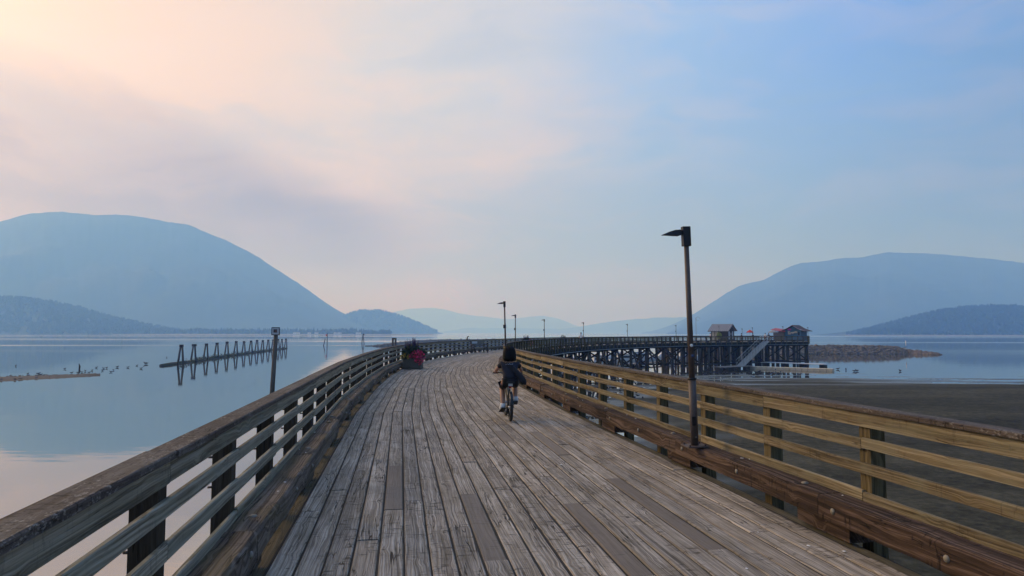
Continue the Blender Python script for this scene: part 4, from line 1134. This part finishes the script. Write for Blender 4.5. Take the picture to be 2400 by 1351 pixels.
# --- birds
def bird_mesh():
    mb = MB(); mb.blob((0, 0, .13), .15, 8, 6, 0, (1.5, .8, .75)); mb.blob((.24, 0, .27), .062, 7, 5, 0, (1.1, 1, 1))
    mb.tube([(.16, 0, .18), (.23, 0, .27)], [.055, .04], 6); mb.tube([(.29, 0, .265), (.36, 0, .255)], [.018, .006], 5); mb.tube([(-.2, 0, .15), (-.34, 0, .19)], [.07, .02], 6)
    return mb
b0_ = bird_mesh().build('waterbird', M['bird']); nb = 0
def put_bird(px, py, label, grp, sc_=1.0):
    global nb
    o = b0_ if nb == 0 else b0_.copy()
    if nb: COL.objects.link(o)
    nb += 1; p = onz(px, py); o.location = (p.x, p.y, .02 if 'mud' not in grp else .10); o.rotation_euler = (0, 0, rnd.random() * 6.28); o.scale = (sc_,) * 3
    tag(o, label, 'bird', grp)
LB = [(37, 860), (65, 880), (90, 879), (152, 867), (168, 877), (182, 876.5), (192, 875), (200, 872), (209, 876), (216, 871), (226, 864), (240, 871), (243, 866), (250, 865), (260, 874), (266, 870), (275, 863), (300, 863.5), (321, 859), (331, 866), (381, 861), (391, 840), (95, 882), (103, 883)]
for x, y in LB: put_bird(x, y, 'small dark waterbird on the calm lake around the gravel spit', 'waterbirds around the spit', rnd.uniform(.7, 1.0))
put_bird(342, 855, 'larger dark bird with raised neck between the spit and the boom', 'waterbirds around the spit', 1.5)
e = tag(MB().tube([(0, 0, -.3), (.05, 0, .5), (-.1, 0, 1.0)], [.12, .15, .05], 6).build('snag', M['brace']), 'short dark snag sticking up from the water near the spit', 'snag'); e.location = onz(186, 867)
for k in range(46):
    put_bird(rnd.uniform(1640, 1830), rnd.uniform(868.5, 883) if k % 3 else rnd.uniform(873, 880), 'small dark bird resting on the wet mud below the float', 'birds on the mud flat', rnd.uniform(.8, 1.1))
for k in range(10): put_bird(rnd.uniform(1440, 1520), rnd.uniform(920, 942), 'small dark bird on the mud seen between the right railing boards', 'birds on the near mud', .7)
for x, y in ((1964, 866), (1983, 867), (2003, 871), (2009, 870), (2110, 870)): put_bird(x, y, 'dark waterbird swimming off the end of the beige float', 'birds off the float', 1.1)

# --- people
def skin_mesh(name, J, E_, mat, parent, sub=1):
    """J: {name: (x, y, z, r)}; surface grown round the joints"""
    me = bpy.data.meshes.new(name); keys = list(J); idx = {k: i for i, k in enumerate(keys)}
    me.from_pydata([J[k][:3] for k in keys], [(idx[a], idx[b_]) for a, b_ in E_], [])
    o = bpy.data.objects.new(name + '_tmp', me); COL.objects.link(o)
    o.modifiers.new('skin', 'SKIN')
    for i, k in enumerate(keys):
        r = J[k][3]; r = r if isinstance(r, tuple) else (r, r)
        me.skin_vertices[0].data[i].radius = r
        me.skin_vertices[0].data[i].use_root = (i == 0)
    ss = o.modifiers.new('sub', 'SUBSURF'); ss.levels = sub; ss.render_levels = sub
    dg = bpy.context.evaluated_depsgraph_get(); dg.update()
    m2 = bpy.data.meshes.new_from_object(o.evaluated_get(dg)); m2.name = name
    m2.materials.clear(); m2.materials.append(mat)
    m2.polygons.foreach_set('use_smooth', [True] * len(m2.polygons))
    bpy.data.objects.remove(o); n_ = bpy.data.objects.new(name, m2); COL.objects.link(n_); n_.parent = parent
    return n_
def fingers(J, E_, side_, hand, dirx, c):
    hx, hy, hz = c
    for k in range(4):
        y0 = hy + .012 + k * .0; z0 = hz
        x0 = hx + dirx * (-.030 + .020 * k)
        J[side_ + 'f%da' % k] = (x0, hy + .035, hz + .012, .009); J[side_ + 'f%db' % k] = (x0, hy + .062, hz - .004, .0085); J[side_ + 'f%dc' % k] = (x0, hy + .058, hz - .032, .008)
        E_ += [(hand, side_ + 'f%da' % k), (side_ + 'f%da' % k, side_ + 'f%db' % k), (side_ + 'f%db' % k, side_ + 'f%dc' % k)]
    J[side_ + 't1'] = (hx - dirx * .042, hy + .01, hz - .008, .010); J[side_ + 't2'] = (hx - dirx * .050, hy + .036, hz - .022, .009)
    E_ += [(hand, side_ + 't1'), (side_ + 't1', side_ + 't2')]

HEADING = R(5.0)
cl = onz(1197, 989, ZD); cl.z = ZD + .003
bike = empty('bicycle', cl, HEADING, 'black small-wheeled bicycle ridden away along the deck', 'bicycle')
def wheel(nm, y, x=0.0, rz=0.0):
    wv_ = empty(nm, (x, y, .278), rz); wv_.parent = bike
    n = 28; rings = []
    for k in range(n):
        a = 6.2832 * k / n; c = Vector((0, math.cos(a), math.sin(a)))
        rings.append([c * (.250 + .027 * math.cos(b_)) + Vector((.030 * math.sin(b_), 0, 0)) for b_ in [6.2832 * j / 8 for j in range(8)]])
    rings.append(rings[0]); MB().loft(rings, caps=False, smooth=True).build('tyre', M['sole'], wv_)
    rm = []
    for k in range(n):
        a = 6.2832 * k / n; c = Vector((0, math.cos(a), math.sin(a))); rm.append([c * .226 + Vector((-.013, 0, 0)), c * .226 + Vector((.013, 0, 0)), c * .212 + Vector((.011, 0, 0)), c * .212 + Vector((-.011, 0, 0))])
    rm.append(rm[0]); MB().loft(rm, caps=False).build('rim', M['frame'], wv_)
    MB().tube([(-.05, 0, 0), (.05, 0, 0)], .026, 10).build('hub', M['chrome'], wv_)
    spk = MB()
    for k in range(20):
        a = 6.2832 * k / 20; spk.tube([((-1) ** k * .03, 0, 0), (0, .214 * math.cos(a), .214 * math.sin(a))], .0016, 4)
    spk.build('spokes', M['chrome'], wv_)
wheel('rear_wheel', 0.0); wheel('front_wheel', 1.03, -.015, R(6))
fr = MB()
fr.tube([(0, .43, .29), (0, .24, .60)], .020, 8); fr.tube([(0, .40, .33), (0, .86, .66)], .026, 8); fr.tube([(0, .26, .55), (0, .60, .47)], .02, 8)
for sx in (-.055, .055):
    fr.tube([(sx * .5, .38, .29), (sx, .20, .285), (sx, 0, .278)], .011, 6); fr.tube([(sx * .3, .25, .56), (sx, .12, .42), (sx, 0, .278)], .009, 6)
fr.tube([(0, .85, .58), (0, .83, .72)], .024, 8); fr.build('frame', M['frame'], bike)
fk = MB(); fk.tube([(0, .86, .58), (-.01, .90, .56)], .03, 8)
for sx in (-.055, .055): fk.tube([(sx - .01, .89, .57), (sx - .015, 1.03, .278)], .012, 6)
fk.build('fork', M['frame'], bike)
MB().tube([(0, .245, .58), (0, .17, .745)], .014, 8).build('seat_post', M['chrome'], bike)
sd_ = MB(); sd_.loft([[Vector((x, .05 + .02 * 0, z)) for x, z in ((-.085, .745), (.085, .745), (.075, .785), (-.075, .785))], [Vector((x, .16, z)) for x, z in ((-.075, .74), (.075, .74), (.06, .785), (-.06, .785))], [Vector((x, .31, z)) for x, z in ((-.02, .75), (.02, .75), (.014, .78), (-.014, .78))]])
sd_.build('saddle', M['sole'], bike)
MB().tube([(0, .83, .70), (0, .80, .90)], .016, 8).build('stem', M['frame'], bike)
hb_ = MB().tube([(-.29, .70, .915), (-.18, .76, .915), (0, .80, .90), (.18, .76, .915), (.29, .70, .915)], .012, 8).build('handlebar', M['frame'], bike)
for sx in (-1, 1): MB().tube([(sx * .19, .755, .915), (sx * .30, .695, .915)], .017, 8).build('grip', M['sole'], hb_)
ck = MB(); ck.tube([(-.075, .43, .29), (.085, .43, .29)], .014, 8); ck.tube([(-.08, .43, .29), (-.085, .335, .20)], .010, 6); ck.tube([(.09, .43, .29), (.095, .52, .325)], .010, 6); crk = ck.build('crank', M['chrome'], bike)
MB().tube([(.060, .43, .29), (.066, .43, .29)], .075, 18).build('chainring', M['chrome'], crk)
MB().box((-.135, .335, .20), (.09, .075, .022)).build('pedal', M['sole'], crk); MB().box((.145, .53, .315), (.09, .075, .022)).build('pedal', M['sole'], crk)
md = []
for k in range(12):
    a = R(15 + 11 * k); c = Vector((0, -math.cos(a) * .305, .278 + math.sin(a) * .305)); md.append([c + Vector((-.033, 0, -.008)), c + Vector((.033, 0, -.008)), c + Vector((.026, 0, .006)), c + Vector((-.026, 0, .006))])
MB().loft(md).build('mudguard', M['frame'], bike)
MB().box((0, .105, .665), (.058, .02, .034)).build('rear_light', M['glassred'], bike)
MB().box((0, .03, .715), (.085, .03, .045)).build('saddle_plate', M['chrome'], bike)

rider = empty('person', cl, HEADING, 'cyclist in navy T-shirt and black shorts seen from behind, riding away', 'person')
J = {'pelvis': (0, .19, .83, (.095, .08)), 'sp1': (0, .21, .94, (.095, .08)), 'chest': (0, .25, 1.08, (.115, .085)), 'nb': (0, .285, 1.185, .058), 'neck': (0, .30, 1.23, .048), 'chin': (0, .325, 1.29, (.07, .08)), 'head': (0, .325, 1.37, (.078, .092)), 'top': (0, .32, 1.435, (.05, .06))}
E_ = [('pelvis', 'sp1'), ('sp1', 'chest'), ('chest', 'nb'), ('nb', 'neck'), ('neck', 'chin'), ('chin', 'head'), ('head', 'top')]
for n_, sx in (('L', -1), ('R', 1)):
    J[n_ + 'sh'] = (sx * .145, .265, 1.120, .038); J[n_ + 'el'] = (sx * .245, .42, .985, .037); J[n_ + 'wr'] = (sx * .245, .655, .935, .025); J[n_ + 'ha'] = (sx * .243, .70, .935, (.034, .018))
    E_ += [('chest', n_ + 'sh'), (n_ + 'sh', n_ + 'el'), (n_ + 'el', n_ + 'wr'), (n_ + 'wr', n_ + 'ha')]
    fingers(J, E_, n_, n_ + 'ha', sx, J[n_ + 'ha'][:3])
for n_, sx, kn, an, to in (('L', -1, (-.125, .50, .625), (-.125, .265, .285), (-.14, .40, .225)), ('R', 1, (.125, .54, .665), (.128, .43, .405), (.135, .575, .35))):
    J[n_ + 'hp'] = (sx * .085, .21, .80, .072); J[n_ + 'kn'] = (*kn, .056); J[n_ + 'ca'] = (*(Vector(kn).lerp(Vector(an), .42) + Vector((0, -.02, 0))), .054); J[n_ + 'an'] = (*an, .034); J[n_ + 'to'] = (*to, .030)
    E_ += [('pelvis', n_ + 'hp'), (n_ + 'hp', n_ + 'kn'), (n_ + 'kn', n_ + 'ca'), (n_ + 'ca', n_ + 'an'), (n_ + 'an', n_ + 'to')]
rider.scale = (1.05, 1.02, 1.0)
skin_mesh('body', J, E_, M['skin'], rider, 2)
T = {'w': (0, .165, .80, (.148, .125)), 'p': (0, .18, .88, (.145, .122)), 'sp1': (0, .205, .97, (.140, .118)), 'chest': (0, .25, 1.08, (.152, .125)), 'nb': (0, .28, 1.180, (.095, .07))}
TE = [('w', 'p'), ('p', 'sp1'), ('sp1', 'chest'), ('chest', 'nb')]
for n_, sx in (('L', -1), ('R', 1)):
    T[n_ + 'sh'] = (sx * .148, .265, 1.125, .060); T[n_ + 'sl'] = (sx * .205, .345, 1.045, .052); TE += [('chest', n_ + 'sh'), (n_ + 'sh', n_ + 'sl')]
sh = skin_mesh('t_shirt', T, TE, M['navy'], rider, 2)
mb = MB()
for k in range(7): mb.box((-.075 + .021 * k + rnd.uniform(-.004, .004), .128 + abs(k - 3) * .002, 1.118 + rnd.uniform(-.008, .008)), (.012, .012, .016))
mb.build('back_print', M['print'], sh)
S = {'w': (0, .165, .835, (.140, .125)), 'b': (0, .165, .775, (.150, .130))}
SE = [('w', 'b')]
for n_, sx, kn in (('L', -1, (-.125, .46, .635)), ('R', 1, (.125, .47, .675))):
    S[n_ + 'h'] = (sx * .085, .22, .765, .105); S[n_ + 'k'] = (*kn, .080); SE += [('b', n_ + 'h'), (n_ + 'h', n_ + 'k')]
skin_mesh('shorts', S, SE, M['shorts'], rider, 2)
hr = MB(); rings = []
for z, rx, ry, yo in ((1.475, .03, .03, .325), (1.460, .070, .075, .322), (1.42, .108, .112, .315), (1.36, .124, .122, .300), (1.30, .130, .114, .280), (1.25, .130, .102, .258), (1.205, .124, .088, .242), (1.175, .096, .062, .236)):
    rings.append([Vector((rx * math.cos(a) * (1 + .02 * math.sin(9 * a)), yo + ry * math.sin(a) * (1 if math.sin(a) < 0 else .82), z + .008 * math.sin(7 * a))) for a in [6.2832 * j / 28 for j in range(28)]])
hr.loft(rings, smooth=True); hr.build('hair', M['hair'], rider)
for n_, an, to in (('L', (-.125, .265, .285), (-.14, .40, .225)), ('R', (.128, .43, .405), (.135, .575, .35))):
    an = Vector(an); to = Vector(to); d_ = (to - an).normalized()
    so = MB(); dn = Vector((0, 0, -1))
    so.tube([an - d_ * .070 + dn * .030, an - d_ * .045 + dn * .022, an + dn * .02, an.lerp(to, .55) + dn * .012, to + dn * .008, to + d_ * .080 + dn * .012], [.020, .048, .056, .052, .050, .024], 12)
    so.tube([an + Vector((0, -.010, -.03)), an + Vector((0, -.014, .045))], [.053, .050], 12)
    k = so.build('shoe', M['shoe'], rider)
    u_ = Vector((0, -d_.z, d_.y)).normalized(); s2 = MB(); s2.beam(an - d_ * .085 - u_ * .078, to + d_ * .085 - u_ * .052, .092, .018, up=u_, ch=.004); s2.build('sole', M['sole'], k)
# a face, though turned away
fc = MB(); fc.blob((0, .435, 1.345), .016, 8, 6, 0, (.8, 1.2, 1.4)); fc.build('nose', M['skin'], rider)
for sx in (-1, 1): MB().blob((sx * .032, .418, 1.368), .010, 8, 6).build('eye', M['shorts'], rider)
MB().box((0, .420, 1.300), (.045, .012, .008)).build('mouth', M['pinktrim'], rider)
bag = empty('shoulder_bag', cl, HEADING, 'dark navy shoulder bag slung across the cyclist, hanging at the right hip', 'bag')
mb = MB(); rings = []
for q, hw, zt, zb in ((-.20, .015, .22, .16), (-.16, .035, .21, .05), (-.06, .05, .14, -.08), (.06, .055, .06, -.16), (.13, .045, -.02, -.18), (.17, .015, -.09, -.15)):
    rings.append([Vector((.205 + q * .75, .105 + q * .1 - hw, .87 + zt)), Vector((.205 + q * .75, .105 + q * .1 + hw, .87 + zt)), Vector((.205 + q * .75, .105 + q * .1 + hw, .87 + zb)), Vector((.205 + q * .75, .105 + q * .1 - hw, .87 + zb))])
mb.loft(rings, smooth=True); bo = mb.build('bag_body', M['bag'], bag); bo.modifiers.new('s', 'SUBSURF').render_levels = 2
sp_ = [(-.115, .26, 1.19), (-.07, .145, 1.15), (.0, .118, 1.07), (.06, .085, .99), (.13, .070, .92)]
mb = MB(); mb.loft([[Vector(p) + Vector((-.016, -.004, -.010)), Vector(p) + Vector((.016, -.004, .010)), Vector(p) + Vector((.016, .008, .010)), Vector(p) + Vector((-.016, .008, -.010))] for p in sp_]); mb.build('strap', M['bag'], bag)

def bystander(loc, rz, label, shirt, pants, hgt=1.68, hair='hair'):
    e = empty('person', loc, rz, label, 'person', 'people at the far part of the pier'); k = hgt / 1.72
    J = {'pelvis': (0, 0, .92, (.14, .11)), 'sp': (0, 0, 1.10, (.13, .10)), 'chest': (0, .01, 1.30, (.15, .11)), 'nb': (0, 0, 1.45, .06), 'neck': (0, 0, 1.50, .05), 'chin': (0, .02, 1.56, .07), 'head': (0, .02, 1.65, (.078, .092)), 'top': (0, .01, 1.70, .05)}
    E_ = [('pelvis', 'sp'), ('sp', 'chest'), ('chest', 'nb'), ('nb', 'neck'), ('neck', 'chin'), ('chin', 'head'), ('head', 'top')]
    for n_, sx in (('L', -1), ('R', 1)):
        J[n_ + 'sh'] = (sx * .18, 0, 1.40, .055); J[n_ + 'el'] = (sx * .25, -.02, 1.12, .042); J[n_ + 'wr'] = (sx * .24, .10, .90, .028); J[n_ + 'ha'] = (sx * .235, .14, .83, .03)
        J[n_ + 'hp'] = (sx * .09, 0, .86, .09); J[n_ + 'kn'] = (sx * .10, .04 * sx, .48, .058); J[n_ + 'an'] = (sx * .10, -.05 * sx, .08, .038); J[n_ + 'to'] = (sx * .11, .14 - .05 * sx, .035, .03)
        E_ += [('chest', n_ + 'sh'), (n_ + 'sh', n_ + 'el'), (n_ + 'el', n_ + 'wr'), (n_ + 'wr', n_ + 'ha'), ('pelvis', n_ + 'hp'), (n_ + 'hp', n_ + 'kn'), (n_ + 'kn', n_ + 'an'), (n_ + 'an', n_ + 'to')]
    skin_mesh('body', J, E_, M['skin'], e, 1)
    T = {'w': (0, 0, .88, (.165, .13)), 'sp': (0, 0, 1.10, (.155, .125)), 'chest': (0, .01, 1.30, (.17, .13)), 'nb': (0, 0, 1.43, (.08, .07))}
    TE = [('w', 'sp'), ('sp', 'chest'), ('chest', 'nb')]
    for n_, sx in (('L', -1), ('R', 1)):
        T[n_ + 's'] = (sx * .18, 0, 1.39, .07); T[n_ + 'e'] = (sx * .235, -.015, 1.20, .062); TE += [('chest', n_ + 's'), (n_ + 's', n_ + 'e')]
    skin_mesh('shirt', T, TE, shirt, e, 1)
    Pn = {'w': (0, 0, .94, (.15, .12))}; PE = []
    for n_, sx in (('L', -1), ('R', 1)):
        Pn[n_ + 'h'] = (sx * .09, 0, .82, .11); Pn[n_ + 'k'] = (sx * .10, .04 * sx, .48, .078); Pn[n_ + 'a'] = (sx * .10, -.05 * sx, .12, .06); PE += [('w', n_ + 'h'), (n_ + 'h', n_ + 'k'), (n_ + 'k', n_ + 'a')]
    skin_mesh('trousers', Pn, PE, pants, e, 1)
    MB().blob((0, .0, 1.665), .102, 10, 7, 0, (.92, 1.0, 1.05)).build('hair', M[hair], e)
    e.scale = (k,) * 3
    return e
s_ = s_at(1362, .3, 40, 110); bystander(pt(s_, .3, .005), R(160), 'person in a white shirt walking on the far curve of the pier', M['white'], M['navy'], 1.74)
s_ = s_at(1738, .8, 60, 153); bystander(pt(s_, .8, .005), R(60), 'person in dark clothes at the railing right of the metal-roofed hut', M['shorts'], M['shorts'], 1.6)
s_ = s_at(1765, 1.6, 60, 153); bystander(pt(s_, 1.6, .005), R(200), 'person in a dark red top below the red umbrella', M['shingle'], M['shorts'], 1.62)
s_ = s_at(1794, .2, 60, 153); bystander(pt(s_, .2, .005), R(120), 'person in a pale top at the head of the gangway', M['floatpale'], M['navy'], 1.7)
s_ = s_at(1802, .4, 60, 153); bystander(pt(s_, .4, .005), R(10), 'person in a navy top beside the grey umbrella', M['navy'], M['shorts'], 1.68)
p = at(1665, 790, 140); bystander((p.x, p.y, ZD + .005), R(90), 'person in a pale pink top at the left corner of the metal-roofed hut', M['pinktrim'], M['navy'], 1.7)

# ------------------------------------------------------------------ haze
HZ = 815.0
hbm = bmesh.new(); bmesh.ops.create_cube(hbm, size=1.0)
hme = bpy.data.meshes.new('haze')
for v_ in hbm.verts: v_.co = Vector((v_.co.x * 34000, v_.co.y * 20000 + 6800, v_.co.z * HZ + HZ / 2 - 6))
bmesh.ops.recalc_face_normals(hbm, faces=hbm.faces); hbm.to_mesh(hme); hbm.free()
haze = bpy.data.objects.new('haze', hme); COL.objects.link(haze)
tag(haze, 'thin blue smoke haze hanging over the whole lake', 'haze', kind='stuff')
m = bpy.data.materials.new('smoke_haze'); m.use_nodes = True; t = NT(m.node_tree); t.n.clear()
out = t.n.new('ShaderNodeOutputMaterial'); pv = t.n.new('ShaderNodeVolumePrincipled')
pv.inputs['Color'].default_value = (.215, .475, 1.0, 1); pv.inputs['Absorption Color'].default_value = (1, 1, 1, 1)
pv.inputs['Density'].default_value = 4.4e-4; pv.inputs['Anisotropy'].default_value = .27
t.l.new(pv.outputs[0], out.inputs['Volume']); haze.data.materials.clear(); haze.data.materials.append(m)
